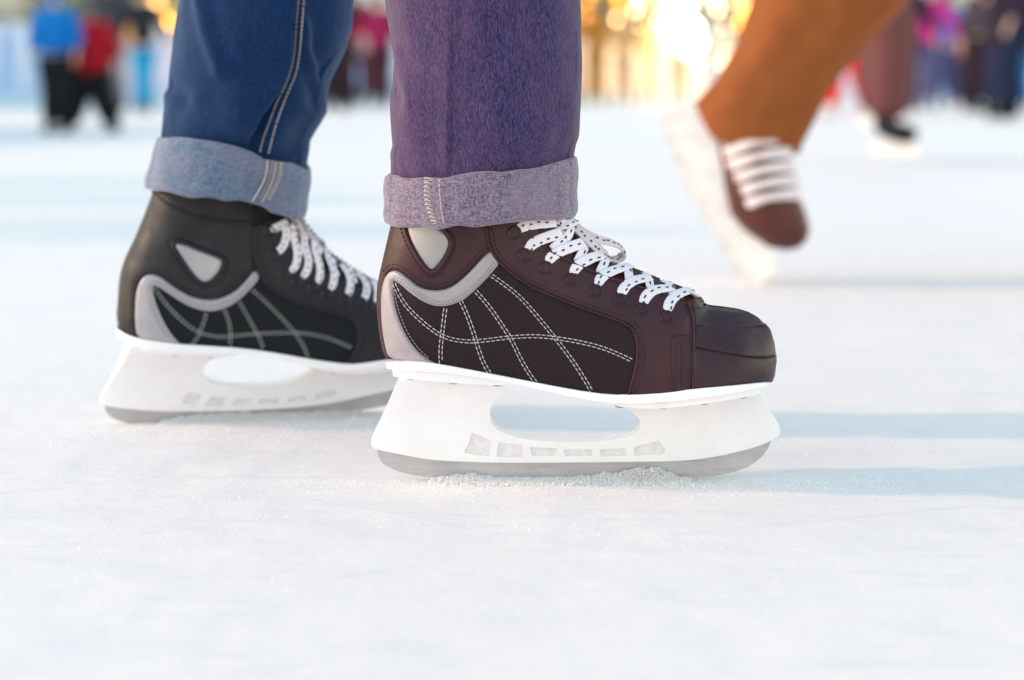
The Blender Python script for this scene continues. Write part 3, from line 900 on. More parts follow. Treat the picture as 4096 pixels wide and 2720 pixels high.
# ------------------------------------------------------------------ far skate
FR = Frame(tuple(at(380 + .67588 * 700, 700 + .67588 * 1460, 1.672)), R(13))
FR.O.z = 0
FR = Frame(tuple(FR.O), R(13))
F2 = dict(corner=T4([(1120, -40)])[0],
    back=T4([(140, 910), (128, 840), (135, 760), (145, 620), (165, 540), (195, 465), (240, 370), (290, 250), (335, 130), (365, 40), (390, -50)]),
    ridge=T4([(390, -50), (760, -60), (1120, -40), (1160, 80), (1215, 240), (1300, 350), (1370, 430), (1450, 500), (1560, 570), (1680, 630), (1800, 680), (1880, 715), (1960, 740), (2010, 790)]),
    toe=T4([(2010, 790), (2040, 850), (2050, 930), (2040, 1000), (2005, 1045)]),
    bottom=T4([(140, 910), (180, 945), (250, 972), (350, 990), (520, 1010), (700, 1020), (900, 1035), (1100, 1065), (1260, 1095), (1400, 1115), (1500, 1127), (1600, 1118), (1700, 1102), (1850, 1080), (2005, 1045)]),
    bumps=[(920, 1130, .02, .02, .0015), (800, 1010, .03, .03, -.001), (700, 1000, .012, .03, .0015)],
    quarter=T4([(345, 650), (430, 690), (520, 745), (660, 790), (800, 760), (930, 650), (980, 600), (1070, 685), (1210, 755), (1360, 800), (1490, 830), (1550, 870), (1567, 930), (1565, 1000), (1540, 1050), (1500, 1127), (1400, 1115), (1260, 1095), (1100, 1065), (900, 1035), (700, 1020), (515, 1010), (440, 940), (380, 840), (343, 720)]),
    collar=T4([(128, 840), (135, 760), (145, 620), (165, 540), (195, 465), (240, 370), (290, 250), (335, 130), (365, 40), (390, -50), (760, -60), (960, -50), (950, 150), (940, 300), (940, 500), (955, 550), (890, 630), (830, 690), (750, 730), (680, 741), (600, 731), (530, 702), (450, 652), (390, 602), (330, 586), (285, 604), (255, 655), (242, 720), (238, 870), (252, 970), (180, 945), (140, 910)]),
    trim=T4([(250, 970), (235, 870), (240, 720), (255, 650), (285, 600), (330, 583), (390, 600), (450, 650), (530, 700), (600, 729), (680, 739), (750, 728), (830, 688), (890, 628), (948, 555), (980, 605), (940, 660), (870, 730), (800, 780), (730, 805), (660, 810), (580, 790), (500, 750), (430, 700), (370, 660), (345, 655), (345, 700), (370, 780), (410, 870), (460, 950), (520, 1010), (350, 990)]),
    flap=T4([(935, 285), (928, 400), (940, 500), (985, 620), (1060, 690), (1200, 760), (1350, 805), (1480, 835), (1540, 870), (1557, 930), (1555, 1000), (1530, 1050), (1490, 1127), (1600, 1118), (1735, 1097), (1750, 900), (1735, 760), (1700, 705), (1600, 672), (1500, 640), (1400, 590), (1290, 530), (1200, 470), (1140, 400), (1110, 320), (1090, 260), (1000, 280)]),
    cap_top=T4([(1730, 655), (1800, 680), (1880, 715), (1960, 740), (2010, 790), (1900, 815), (1745, 810)]),
    cap_mid=T4([(1745, 815), (1900, 820), (2010, 795), (2040, 850), (2048, 920), (1900, 945), (1750, 930)]),
    cap_low=T4([(1750, 935), (1900, 950), (2049, 925), (2040, 1000), (2005, 1045), (1850, 1080), (1735, 1097)]),
    badge=T4([(460, 395), (520, 393), (600, 428), (700, 465), (755, 488), (768, 520), (750, 570), (700, 630), (655, 650), (610, 635), (560, 580), (500, 490), (462, 430)]),
    threads=[T4(a) for a in ([(352, 665), (400, 740), (470, 820), (540, 885), (620, 935), (700, 955), (780, 958), (880, 945), (980, 938), (1100, 933), (1200, 932), (1300, 945), (1400, 970), (1525, 1025)],
        [(660, 812), (640, 880), (610, 960), (570, 1010)], [(765, 797), (795, 870), (805, 950), (795, 1023)], [(850, 747), (900, 830), (950, 920), (985, 990), (1000, 1040)], [(930, 677), (1020, 760), (1120, 860), (1190, 940), (1240, 1020), (1265, 1096)])],
    dark_threads=[(T4([(965, 300), (962, 400), (972, 500), (1010, 600), (1075, 665), (1215, 735), (1360, 780), (1495, 810), (1565, 850), (1585, 930), (1583, 1000), (1560, 1050), (1525, 1120)]), .0022, (-.0012, .0012)),
        (T4([(225, 700), (235, 640), (270, 585), (330, 560), (400, 580), (465, 632), (540, 682), (605, 708), (680, 716), (745, 705), (815, 665), (870, 610), (925, 530)]), .0014, (-.0012, .0014)),
        (T4([(370, 130), (450, 200), (600, 258), (750, 282), (880, 292), (930, 290)]), .0014, (0,))],
    trim_threads=[T4([(320, 700), (322, 650), (350, 628), (390, 640), (450, 685), (520, 730), (590, 765), (660, 782), (730, 775), (800, 745), (870, 695), (955, 590)]), T4([(322, 720), (345, 800), (385, 890), (440, 970)])],
    seams=[(T4([(935, 290), (930, 400), (942, 500), (987, 620), (1062, 690), (1202, 760), (1352, 805), (1482, 835), (1542, 870), (1559, 930), (1557, 1000), (1532, 1050), (1492, 1125)]), .0016, .0009),
           (T4([(355, 110), (450, 185), (600, 245), (750, 270), (880, 280), (1090, 268)]), .0012, .0011),
           (T4([(1110, 320), (1140, 400), (1200, 470), (1290, 530), (1400, 590), (1500, 640), (1600, 672)]), .0018, .0010)],
    eyes=T4([(1035, 195), (1028, 335), (1054, 470), (1118, 580), (1190, 630), (1290, 665), (1365, 705), (1475, 737), (1575, 760), (1658, 788)]),
    lace_w=.0064,
    laces=[T4(a) for a in ([(1030, 195), (1060, 185), (1110, 190)], [(1025, 337), (1055, 318), (1090, 300), (1130, 280)],
        [(1054, 472), (1095, 445), (1120, 405), (1125, 350), (1115, 310)],
        [(1118, 582), (1165, 565), (1190, 530), (1195, 470), (1175, 400), (1165, 340)],
        [(1190, 632), (1235, 600), (1258, 550), (1258, 490), (1232, 420), (1225, 350)],
        [(1290, 668), (1322, 630), (1330, 580), (1320, 520), (1290, 455), (1285, 400)],
        [(1365, 708), (1402, 665), (1412, 610), (1400, 555), (1370, 500), (1360, 450)],
        [(1475, 740), (1503, 695), (1508, 640), (1490, 590), (1450, 540)],
        [(1575, 763), (1600, 720), (1606, 670), (1585, 625), (1540, 590)],
        [(1658, 790), (1668, 740), (1665, 690), (1640, 640)])],
    cross=[T4(a) for a in ([(1150, 440), (1130, 380), (1170, 300)], [(1240, 520), (1215, 440), (1240, 370)], [(1330, 580), (1300, 500), (1330, 440)], [(1440, 620), (1410, 560), (1400, 500)], [(1540, 650), (1520, 600), (1500, 550)])],
    bow=[(T4([(1110, 200), (1150, 240), (1190, 290), (1215, 350), (1225, 410)]), [-.012, -.020, -.024, -.024, -.02], .0085, True),
         (T4([(1150, 210), (1220, 280), (1250, 350), (1320, 430), (1400, 510), (1440, 570)]), [-.006, -.014, -.018, -.014, -.010, -.010], .0080, True),
         (T4([(1210, 380), (1250, 370), (1300, 365), (1345, 395), (1350, 435), (1320, 430), (1270, 400)]), [-.01, -.012, -.006, .004, .006, 0, -.01], .0055, True)],
    strip_bottom=T4([(135, 955), (200, 1000), (320, 1035), (520, 1050), (780, 1058), (900, 1060), (1050, 1082), (1200, 1122), (1350, 1150), (1500, 1160), (1650, 1148), (1850, 1120), (2030, 1075)]),
    tier_heel=T4([(190, 985), (215, 1030), (350, 1058), (520, 1072), (780, 1078), (850, 1060), (850, 1035), (500, 1020)]),
    tier_toe=T4([(1230, 1100), (1300, 1150), (1400, 1172), (1550, 1180), (1700, 1165), (1850, 1140), (1990, 1105), (1990, 1070), (1700, 1115)]),
    holder_bottom=T4([(50, 1365), (700, 1400), (1850, 1220)]), holder_ref=T4([(600, 1070)])[0],
    holder_left=T4([(28, 1340)])[0], holder_right=T4([(2080, 1180)])[0],
    holder=T4([(215, 985), (203, 1030), (150, 1140), (90, 1230), (33, 1315), (28, 1345), (50, 1365), (200, 1386), (400, 1400), (700, 1400), (1000, 1390), (1300, 1366), (1500, 1332), (1700, 1285), (1870, 1250), (2050, 1210), (2085, 1180), (2050, 1130), (1960, 1060), (1600, 1110), (1290, 1080), (1240, 1110), (1290, 1138), (1280, 1172), (1200, 1212), (1100, 1236), (950, 1250), (800, 1248), (700, 1235), (650, 1202), (640, 1160), (650, 1122), (700, 1084), (760, 1078), (830, 1020), (500, 1000)]),
    vents=[T4(a) for a in ([(550, 1280), (635, 1300), (600, 1365), (510, 1350)], [(690, 1310), (775, 1320), (760, 1370), (650, 1368)], [(830, 1325), (925, 1325), (915, 1362), (805, 1365)], [(980, 1325), (1090, 1320), (1085, 1350), (960, 1355)], [(1150, 1315), (1250, 1305), (1250, 1335), (1138, 1345)], [(1310, 1295), (1420, 1270), (1430, 1300), (1300, 1330)])],
    blade=T4([(53, 1360), (65, 1400), (90, 1430), (150, 1456), (250, 1470), (400, 1474), (700, 1460), (1000, 1443), (1300, 1418), (1500, 1400), (1650, 1380), (1850, 1330), (1980, 1270), (2050, 1205), (1900, 1200), (1500, 1290), (1000, 1350), (400, 1360)]),
    rivets=T4([(300, 1050), (480, 1068), (690, 1076), (1420, 1172)]),
)
skR, WR, blR = build_skate(FR, root, M_R, F2, 'farther skate, blue-black boot with grey laces, partly hidden behind the nearer one')

# ------------------------------------------------------------------ trousers
def build_leg(fr_y, TF, left, right, cuffL, cuffR, ctop, cbot, folds, hip, mden, mcuf, parent, stitches, cuff_st, label, bfac=.95, steps=()):
    ls = [at(u, v, fr_y) for u, v in TF(left)]; rs = [at(u, v, fr_y) for u, v in TF(right)]
    ls.sort(key=lambda p: p.z); rs.sort(key=lambda p: p.z)
    lz = [p.z for p in ls]; lx = [p.x for p in ls]; rz = [p.z for p in rs]; rx = [p.x for p in rs]
    ztopv = min(lz[-1], rz[-1])
    zb = min(lz[0], rz[0]) + .004
    cl0 = (np.interp(ztopv, lz, lx) + np.interp(ztopv, rz, rx)) / 2
    def sec(z):
        if z <= ztopv:
            a, b = float(np.interp(z, lz, lx)), float(np.interp(z, rz, rx))
            return (a + b) / 2, fr_y, (b - a) / 2
        t = (z - ztopv) / (hip[2] - ztopv)
        a0 = (np.interp(ztopv, rz, rx) - np.interp(ztopv, lz, lx)) / 2
        return cl0 + (hip[0] - cl0) * t, fr_y + (hip[1] - fr_y) * t, a0 + (.098 - a0) * t
    foldp = []
    for pts, amp, wd in folds:
        P = [at(u, v, fr_y - .05) for u, v in TF(pts)]
        foldp.append((np.array([(p.x, p.z) for p in P]), amp, wd))
    ctp = sorted((p.x, p.z) for p in (at(u, v, fr_y - .05) for u, v in TF(ctop)))
    ctx, ctz = [p[0] for p in ctp], [p[1] for p in ctp]
    zc_hi = max(ctz) + .07
    stp = []
    for pts, amp, wl, wr in steps:
        P = np.array([(p.x, p.z) for p in (at(u, v, fr_y - .05) for u, v in chaikin(TF(pts), False, 2))])
        stp.append((P, amp, wl, wr))
    def disp(x, z, sn):
        d = 0.0
        if sn < .1:
            for P, amp, wl, wr in stp:
                if z < P[-1, 1] - .004 or z > P[0, 1] + .01: pass
                px = float(np.interp(z, P[::-1, 1], P[::-1, 0]))
                q = x - px
                fd = min(1, (.1 - sn) / .3) * float(np.interp(z, [P[-1, 1], P[-1, 1] + .02, P[0, 1] - .05, P[0, 1]], [1, 1, .8, .35]))
                if q < 0: d += fd * amp * math.exp(-(q / wl) ** 2) * min(1, .25 + -q / .0022)
                else: d -= fd * amp * 1.2 * math.exp(-(q / wr) ** 2)
        if sn < .25:
            k = min(1, (.25 - sn) / .5)
            for P, amp, wd in foldp:
                dd = seg_dist([(x, z)], P)[0]
                d += k * amp * math.exp(-(dd / wd) ** 2)
        cf = min(1, max(0, (z - float(np.interp(x, ctx, ctz)) - .001) / .018))
        d = min(d, 0) * (.3 + .7 * cf) + max(d, 0) * cf - .0022 * (1 - cf)
        d += cf * .0035 * noise.noise(Vector((x * 30, z * 14, sn * 2 + 9))) * min(1, max(0, (zc_hi - z) / .06))
        d += .0022 * cf * noise.noise(Vector((x * 18, z * 9, sn * 1.3 + fr_y * 7)))
        d += .0009 * noise.noise(Vector((x * 60, z * 40, sn * 3)))
        return d
    NT_ = 300
    zr = list(np.arange(zb, ztopv + .01, .0028)) + list(np.linspace(ztopv + .02, hip[2], 18))
    vs = []
    for z in zr:
        cx, cy, a = sec(z); b = a * bfac
        for k in range(NT_):
            th = 2 * math.pi * k / NT_
            c, s = math.cos(th), math.sin(th)
            X, Y = cx + a * c, cy + b * s
            dd = disp(X, z, s)
            if abs(c) > .93: dd *= .4
            vs.append((X + c * dd, Y + s * dd, z))
    fs = [(i * NT_ + k, i * NT_ + (k + 1) % NT_, (i + 1) * NT_ + (k + 1) % NT_, (i + 1) * NT_ + k) for i in range(len(zr) - 1) for k in range(NT_)]
    mb = MB(); mb.add(vs, fs)
    leg = mb.build('trouser_leg', mden, parent)
    leg['label'] = label
    def front(u, v, off=.0014):
        Y = fr_y - .06
        for _ in range(8):
            p = at(u, v, Y)
            cx, cy, a = sec(p.z); b = a * bfac
            t = max(-.97, min(.97, (p.x - cx) / a))
            s = -math.sqrt(1 - t * t)
            Y = cy + b * s - disp(p.x, p.z, s) * abs(s) - off
        return at(u, v, Y), Vector((t * .7, s, 0)).normalized()
    mb = MB()
    rng = random.Random(3)
    for ln, w in stitches:
        P = chaikin(TF(ln), False, 2)
        Q = [front(u, v) for u, v in P]
        pts = np.array([tuple(q[0]) for q in Q]); nr = np.array([tuple(q[1]) for q in Q])
        E = even(np.hstack([pts, nr * 1e-6]), .0006)
        s = 0
        i = 0
        while i < len(E) - 7:
            sg = [tuple(E[j][:3]) for j in (i, i + 2, i + 4, i + 5)]
            nn = [Vector(E[j][3:]).normalized() if Vector(E[j][3:]).length > 0 else Vector((0, -1, 0)) for j in (i, i + 2, i + 4, i + 5)]
            mb.tube(sg, [.6, 1, 1, .6], 6, flat=(w / 2, .0006), normals=nn)
            i += 6 if rng.random() > .1 else 7
    if mb.v: mb.build('seam_stitching', M_STITCH, leg)
    # turned-up cuff
    cL = [at(u, v, fr_y) for u, v in TF(cuffL)]; cR = [at(u, v, fr_y) for u, v in TF(cuffR)]
    cL.sort(key=lambda p: p.z); cR.sort(key=lambda p: p.z)
    def csec(z):
        a = float(np.interp(z, [p.z for p in cL], [p.x for p in cL])); b = float(np.interp(z, [p.z for p in cR], [p.x for p in cR]))
        return (a + b) / 2, (b - a) / 2
    def edge(pts):
        out = []
        for u, v in chaikin(TF(pts), False, 2):
            Y = fr_y - .05
            for _ in range(6):
                p = at(u, v, Y); cx, a = csec(p.z)
                t = max(-1, min(1, (p.x - cx) / a))
                Y = fr_y - a * bfac * math.sqrt(1 - t * t)
            out.append((p.x, p.z))
        out.sort()
        return np.array(out)
    et, eb = edge(ctop), edge(cbot)
    prof = [(.35, -.0055), (.0, -.0052), (-.010, -.0042), (-.014, -.0022), (-.012, -.0004), (-.002, .0010), (.03, .0016), (.10, .0022), (.2, .0024), (.32, .0018), (.45, .0016), (.58, .0020), (.7, .0024), (.8, .0022), (.88, .0018), (.95, .0014), (.985, .0010), (1.0, .0000), (1.002, -.0012), (.992, -.0020), (.95, -.0026), (.6, -.0055)]
    NT2 = 220
    vs = []
    for k in range(NT2):
        th = 2 * math.pi * k / NT2
        c, s = math.cos(th), math.sin(th)
        zm = (et[:, 1].mean() + eb[:, 1].mean()) / 2
        cx, a = csec(zm)
        X = cx + a * c
        zt, z0 = float(np.interp(X, et[:, 0], et[:, 1])), float(np.interp(X, eb[:, 0], eb[:, 1]))
        if s > 0:
            zt += .004 * s; z0 += .003 * s
        for t, o in prof:
            z = z0 + (zt - z0) * t
            cx, a = csec(z); b = a * bfac
            w = .0035 * noise.noise(Vector((X * 16, z * 22 + 4, s * 1.5 + fr_y))) + .0012 * noise.noise(Vector((X * 55, z * 30, s * 3)))
            if abs(c) > .93: w *= .3
            e = o + w
            vs.append((cx + a * c + c * (e - .0015), fr_y + (b + e) * s, z))
    n = len(prof)
    fs = [(k * n + i, ((k + 1) % NT2) * n + i, ((k + 1) % NT2) * n + i + 1, k * n + i + 1) for k in range(NT2) for i in range(n - 1)]
    mb = MB(); mb.add(vs, fs)
    cuff = mb.build('cuff', mcuf, leg)
    def cfront(u, v, off=.0012):
        Y = fr_y - .06
        for _ in range(8):
            p = at(u, v, Y); cx, a = csec(p.z)
            t = max(-.97, min(.97, (p.x - cx) / a)); s = -math.sqrt(1 - t * t)
            w = .0035 * noise.noise(Vector((p.x * 16, p.z * 22 + 4, s * 1.5 + fr_y))) + .0012 * noise.noise(Vector((p.x * 55, p.z * 30, s * 3)))
            Y = fr_y + (a * bfac + .0026 + w + off) * s
        return at(u, v, Y)
    for ln, kind in cuff_st:
        mb = MB()
        P = chaikin(TF(ln), False, 2)
        E = even([tuple(cfront(u, v)) for u, v in P], .0006)
        if kind == 'run':
            i = 0
            while i < len(E) - 6:
                mb.tube([E[i], E[i + 2], E[i + 4]], .00045, 6); i += 5
        elif kind == 'cord':
            mb.tube([E[i] for i in range(0, len(E), 2)], .0008, 6)
        else:                                  # overlock zigzag
            i = 0; k = 0
            wv = Vector((.0062 if kind == 'zig' else .004, 0, 0))
            while i < len(E) - 6:
                a = Vector(E[i]); b = Vector(E[i + 3]) + wv; c2 = Vector(E[min(i + 4, len(E) - 1)])
                mb.tube([a + Vector((0, 0, .0)), (a + b) / 2 + Vector((0, -.0006, 0)), b], .0006, 5)
                mb.tube([b, (b + c2) / 2 + Vector((0, -.0006, 0)), c2], .0003, 5)
                mb.tube([a, Vector(E[i + 2])], .0006, 5)
                i += 5
        mb.build('cuff_stitching', M_STITCH, leg)
    return leg

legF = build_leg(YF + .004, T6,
    [(150, -30), (165, 130), (185, 260), (215, 400), (202, 500), (180, 640), (183, 760), (192, 960), (177, 1010), (180, 1160), (190, 1260)],
    [(1438, -30), (1448, 200), (1452, 400), (1445, 700), (1435, 900), (1415, 960), (1400, 1050), (1398, 1240)],
    [(142, 1160), (145, 1300), (147, 1400), (152, 1500), (160, 1560)], [(1428, 1030), (1425, 1200), (1418, 1400), (1400, 1450), (1395, 1560)],
    [(145, 1165), (180, 1150), (230, 1175), (320, 1180), (400, 1168), (520, 1182), (600, 1160), (700, 1140), (850, 1130), (930, 1140), (1030, 1120), (1130, 1118), (1250, 1090), (1425, 1038)],
    [(150, 1472), (200, 1502), (290, 1498), (380, 1485), (490, 1518), (560, 1500), (640, 1480), (740, 1500), (850, 1484), (1000, 1466), (1200, 1450), (1320, 1448), (1410, 1430)],
    [([(612, -20), (604, 400), (596, 700), (581, 1180)], .0022, .0024), ([(215, 330), (290, 520), (320, 640), (330, 720)], .0016, .005),
     ([(215, 400), (270, 520), (330, 660)], .0015, .009), ([(330, 660), (320, 900), (380, 1100)], .0015, .010), ([(1230, 850), (1150, 1020), (1120, 1110)], .003, .007),
     ([(1020, 300), (1050, 600), (980, 1100)], .0022, .018), ([(190, 560), (240, 640)], -.003, .007), ([(260, 980), (480, 1060)], -.002, .01), ([(1330, 300), (1300, 900)], -.002, .014), ([(780, 500), (800, 1000)], -.0015, .013)],
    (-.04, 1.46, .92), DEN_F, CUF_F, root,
    [],
    [([(415, 1172), (405, 1290), (430, 1400), (478, 1508)], 'zig'), ([(505, 1185), (512, 1290), (522, 1400), (545, 1495)], 'run'), ([(1408, 1250), (1400, 1310)], 'run')],
    'blue jeans leg of the nearer foot, tinted violet by the flare', .93,
    [([(592, -30), (588, 300), (580, 700), (566, 1000), (560, 1190)], .0024, .010, .004)])
legR = build_leg(FR.O.y - .005, T5,
    [(300, -30), (265, 150), (240, 400), (215, 610), (190, 660), (195, 760), (180, 850), (163, 940), (160, 1060)],
    [(1512, -30), (1490, 200), (1440, 370), (1350, 560), (1310, 690), (1312, 790), (1240, 900), (1195, 980), (1192, 1100), (1180, 1200), (1170, 1260)],
    [(140, 950), (105, 1100), (72, 1200), (55, 1310), (58, 1400), (70, 1500)], [(1212, 1150), (1210, 1190), (1195, 1330), (1168, 1510), (1160, 1560)],
    [(133, 958), (200, 950), (450, 980), (600, 1005), (760, 1050), (830, 1085), (860, 1110), (920, 1115), (1000, 1130), (1090, 1135), (1150, 1170), (1212, 1190)],
    [(56, 1312), (110, 1330), (200, 1325), (300, 1355), (400, 1380), (480, 1366), (560, 1380), (640, 1402), (720, 1388), (800, 1405), (870, 1420), (950, 1440), (1000, 1480), (1080, 1492), (1166, 1515)],
    [([(1145, 0), (1125, 350), (1095, 500), (1020, 680), (950, 900), (900, 1100)], .003, .007),
     ([(450, 0), (510, 250), (590, 480)], .0055, .007), ([(1160, 150), (1190, 330), (1240, 520), (1300, 760)], .0065, .0045), ([(1230, 350), (1330, 560)], -.006, .010),
     ([(1230, 560), (1270, 780)], -.004, .008),
     ([(700, 300), (690, 700), (690, 1000)], .003, .016), ([(1290, 760), (1180, 950), (1100, 1120)], .004, .008), ([(1140, 900), (1060, 1100)], -.004, .008), ([(215, 620), (300, 680)], -.003, .008), ([(1200, 980), (1130, 1110)], .003, .005)],
    (-.19, 1.58, .92), DEN_R, CUF_R, root,
    [([(1125, -20), (1105, 200), (1095, 350), (1075, 480), (1030, 600), (970, 710), (920, 850), (870, 980), (848, 1085)], .0011),
     ([(1160, -20), (1145, 200), (1130, 380), (1105, 520), (1050, 640), (1010, 740), (970, 850), (935, 980), (905, 1100)], .0013)],
    [([(905, 1118), (900, 1200), (870, 1290), (800, 1402)], 'cord'), ([(965, 1130), (955, 1210), (925, 1300), (865, 1412)], 'cord'), ([(985, 1130), (978, 1210), (945, 1300), (880, 1418)], 'zig2'), ([(940, 1122), (930, 1210), (900, 1300), (840, 1405)], 'run')],
    'indigo blue jeans leg of the farther foot', .9,
    [([(1118, -30), (1098, 180), (1085, 350), (1060, 480), (1015, 600), (940, 710), (850, 850), (790, 960), (750, 1060)], .0065, .03, .013)])

# ------------------------------------------------------------------ ice and snow
def smooth_axis(lo, hi, c0, c1, fine, grow):
    a = list(np.arange(c0, c1, fine)); s = fine; x = c1
    while x < hi: a.append(x); s *= grow; x += s
    a.append(hi); s = fine; x = c0 - fine
    b = []
    while x > lo: b.append(x); s *= grow; x -= s
    b.append(lo)
    return np.array(b[::-1] + a)
gx = smooth_axis(-420, 420, -.62, .62, .006, 1.09)
gy = smooth_axis(-60, 900, .75, 2.3, .006, 1.06)
vs = []
for y in gy:
    for x in gx:
        z = 0
        r = max(0, 1 - max(0, abs(x) - .7) / 1.5) * max(0, 1 - max(0, abs(y - 1.5) - 1) / 2)
        if r > 0:
            z = r * (.0010 * noise.noise(Vector((x * 22, y * 22, 1))) + .0005 * noise.noise(Vector((x * 70, y * 70, 5))) - .0006)
        vs.append((x, y, z))
nx = len(gx)
fs = [(j * nx + i, j * nx + i + 1, (j + 1) * nx + i + 1, (j + 1) * nx + i) for j in range(len(gy) - 1) for i in range(nx - 1)]
mb = MB(); mb.add(vs, fs)
tag(mb.build('ice', M_ICE), 'smooth white rink ice dusted with fine shavings', 'ice', kind='structure')

def grains(name, items, label, seed):
    rng = random.Random(seed)
    mb = MB()
    oc = [(1, 0, 0), (-1, 0, 0), (0, 1, 0), (0, -1, 0), (0, 0, 1), (0, 0, -1)]
    of = [(0, 2, 4), (2, 1, 4), (1, 3, 4), (3, 0, 4), (2, 0, 5), (1, 2, 5), (3, 1, 5), (0, 3, 5)]
    for x, y, z, r in items:
        j = [rng.uniform(.6, 1.3) for _ in range(6)]
        a = rng.uniform(0, 6.28); ca, sa = math.cos(a), math.sin(a)
        mb.add([(x + r * k * (p[0] * ca - p[1] * sa), y + r * k * (p[0] * sa + p[1] * ca), z + r * k * p[2]) for p, k in zip(oc, j)], of)
    return tag(mb.build(name, M_SNOW, None, False), label, 'snow', kind='stuff')

def ridge_items(pts, n, rng, spread=.012):
    """pts: list of (x, y, height) ; grains heaped along the line"""
    P = even(pts, .001)
    out = []
    for _ in range(n):
        i = rng.randrange(len(P)); x, y, h = P[i]
        h = max(h * (1 + .35 * noise.noise(Vector((x * 130, 7, 0)))), .0006)
        d = abs(rng.gauss(0, 1)) * spread * .5
        sd = -1 if rng.random() < .75 else 1
        env = h * math.exp(-(d / (spread * .55)) ** 2)
        out.append((x + rng.gauss(0, .0008), y + sd * d - .001, rng.random() ** .7 * env, rng.uniform(.00035, .00085) if rng.random() < .93 else rng.uniform(.0008, .0014)))
    return out
rng = random.Random(11)
def gpt(u, v, h, tr):
    d = ray(u, v); t = -CAM_H / d.z
    p = CAM + d * t
    return (p.x, p.y, h)
FRr = []
for X, hh in ((380, .0008), (450, .002), (550, .0042), (640, .003), (700, .0018), (800, .001), (950, .0012), (1060, .0010), (1150, .0016), (1250, .0028), (1320, .0045), (1400, .0050), (1470, .0082), (1530, .0090), (1600, .0072), (1660, .0045), (1700, .002), (1760, .001)):
    p = FF.hit(*T3([(X, 698)])[0]); FRr.append((p[0], YF - .004, hh * 1.05 + .0005))
items = ridge_items(FRr, 26000, rng, .013)
for _ in range(3200):   # loose shavings in front of and around the near blade
    x = rng.gauss(.05, .12); y = YF - .004 - abs(rng.gauss(0, .035)) + rng.random() * .01
    items.append((x, y, rng.random() * .0003, rng.uniform(.0002, .0005)))
grains('snow_shavings', items, 'loose white ice shavings heaped along the nearer blade', 1)
RRr = []
for X, v, hh in ((400, 1474, .001), (500, 1470, .003), (600, 1465, .0045), (750, 1458, .0050), (900, 1450, .0045), (1050, 1440, .004), (1200, 1430, .0035), (1400, 1412, .004), (1550, 1396, .003), (1700, 1372, .001)):
    p = FR.hit(*T4([(X, v)])[0]); w = FR.w((p[0], -.004, 0)); RRr.append((w.x, w.y, hh * 1.25))
items = ridge_items(RRr, 14000, rng, .014)
for _ in range(1800):
    x = rng.gauss(-.17, .10); y = 1.65 + .23 * (x + .23) - abs(rng.gauss(0, .04))
    items.append((x, y, rng.random() * .0006, rng.uniform(.0003, .0006)))
grains('snow_shavings', items, 'loose ice shavings along the farther blade', 2)
items = []
for _ in range(4000):
    x = rng.uniform(-.5, .5); y = rng.uniform(.9, 2.1)
    if noise.noise(Vector((x * 6, y * 9, 2))) + .35 * rng.random() < .12: continue
    items.append((x, y, .0001, rng.uniform(.0002, .0006)))
grains('ice_dust', items, 'sparse ice dust scattered over the foreground ice', 3)

# ------------------------------------------------------------------ people
class Sk:
    def __init__(s): s.v = []; s.e = []; s.r = []
    def p(s, pos, r, par=None):
        s.v.append(tuple(pos)); s.r.append(r)
        if par is not None: s.e.append((par, len(s.v) - 1))
        return len(s.v) - 1

def skin_build(name, sk, mat, parent, levels=1):
    me = bpy.data.meshes.new(name)
    me.from_pydata(sk.v, sk.e, [])
    o = bpy.data.objects.new(name, me)
    COL.objects.link(o)
    # the skin layer is only created through the operator or bmesh
    import bmesh
    bm = bmesh.new(); bm.from_mesh(me)
    ly = bm.verts.layers.skin.verify()
    bm.verts.ensure_lookup_table()
    for i, r in enumerate(sk.r):
        bm.verts[i][ly].radius = r if isinstance(r, tuple) else (r, r)
        bm.verts[i][ly].use_root = (i == 0)
    bm.to_mesh(me); bm.free()
    o.modifiers.new('s', 'SKIN')
    sb = o.modifiers.new('b', 'SUBSURF'); sb.levels = levels; sb.render_levels = levels
    dg = bpy.context.evaluated_depsgraph_get()
    nm = bpy.data.meshes.new_from_object(o.evaluated_get(dg))
    bpy.data.objects.remove(o); bpy.data.meshes.remove(me)
    nm.name = name
    return link(name, nm, mat, parent)

M_SKIN = mat_simple('skin', (.62, .38, .28, 1), .5, 0, 80, .06)
def cloth(hexc):
    c = srgb(hexc)
    return get('cloth_' + hexc, mat_simple, c, .85, 0, 40, .15, .002, .2)

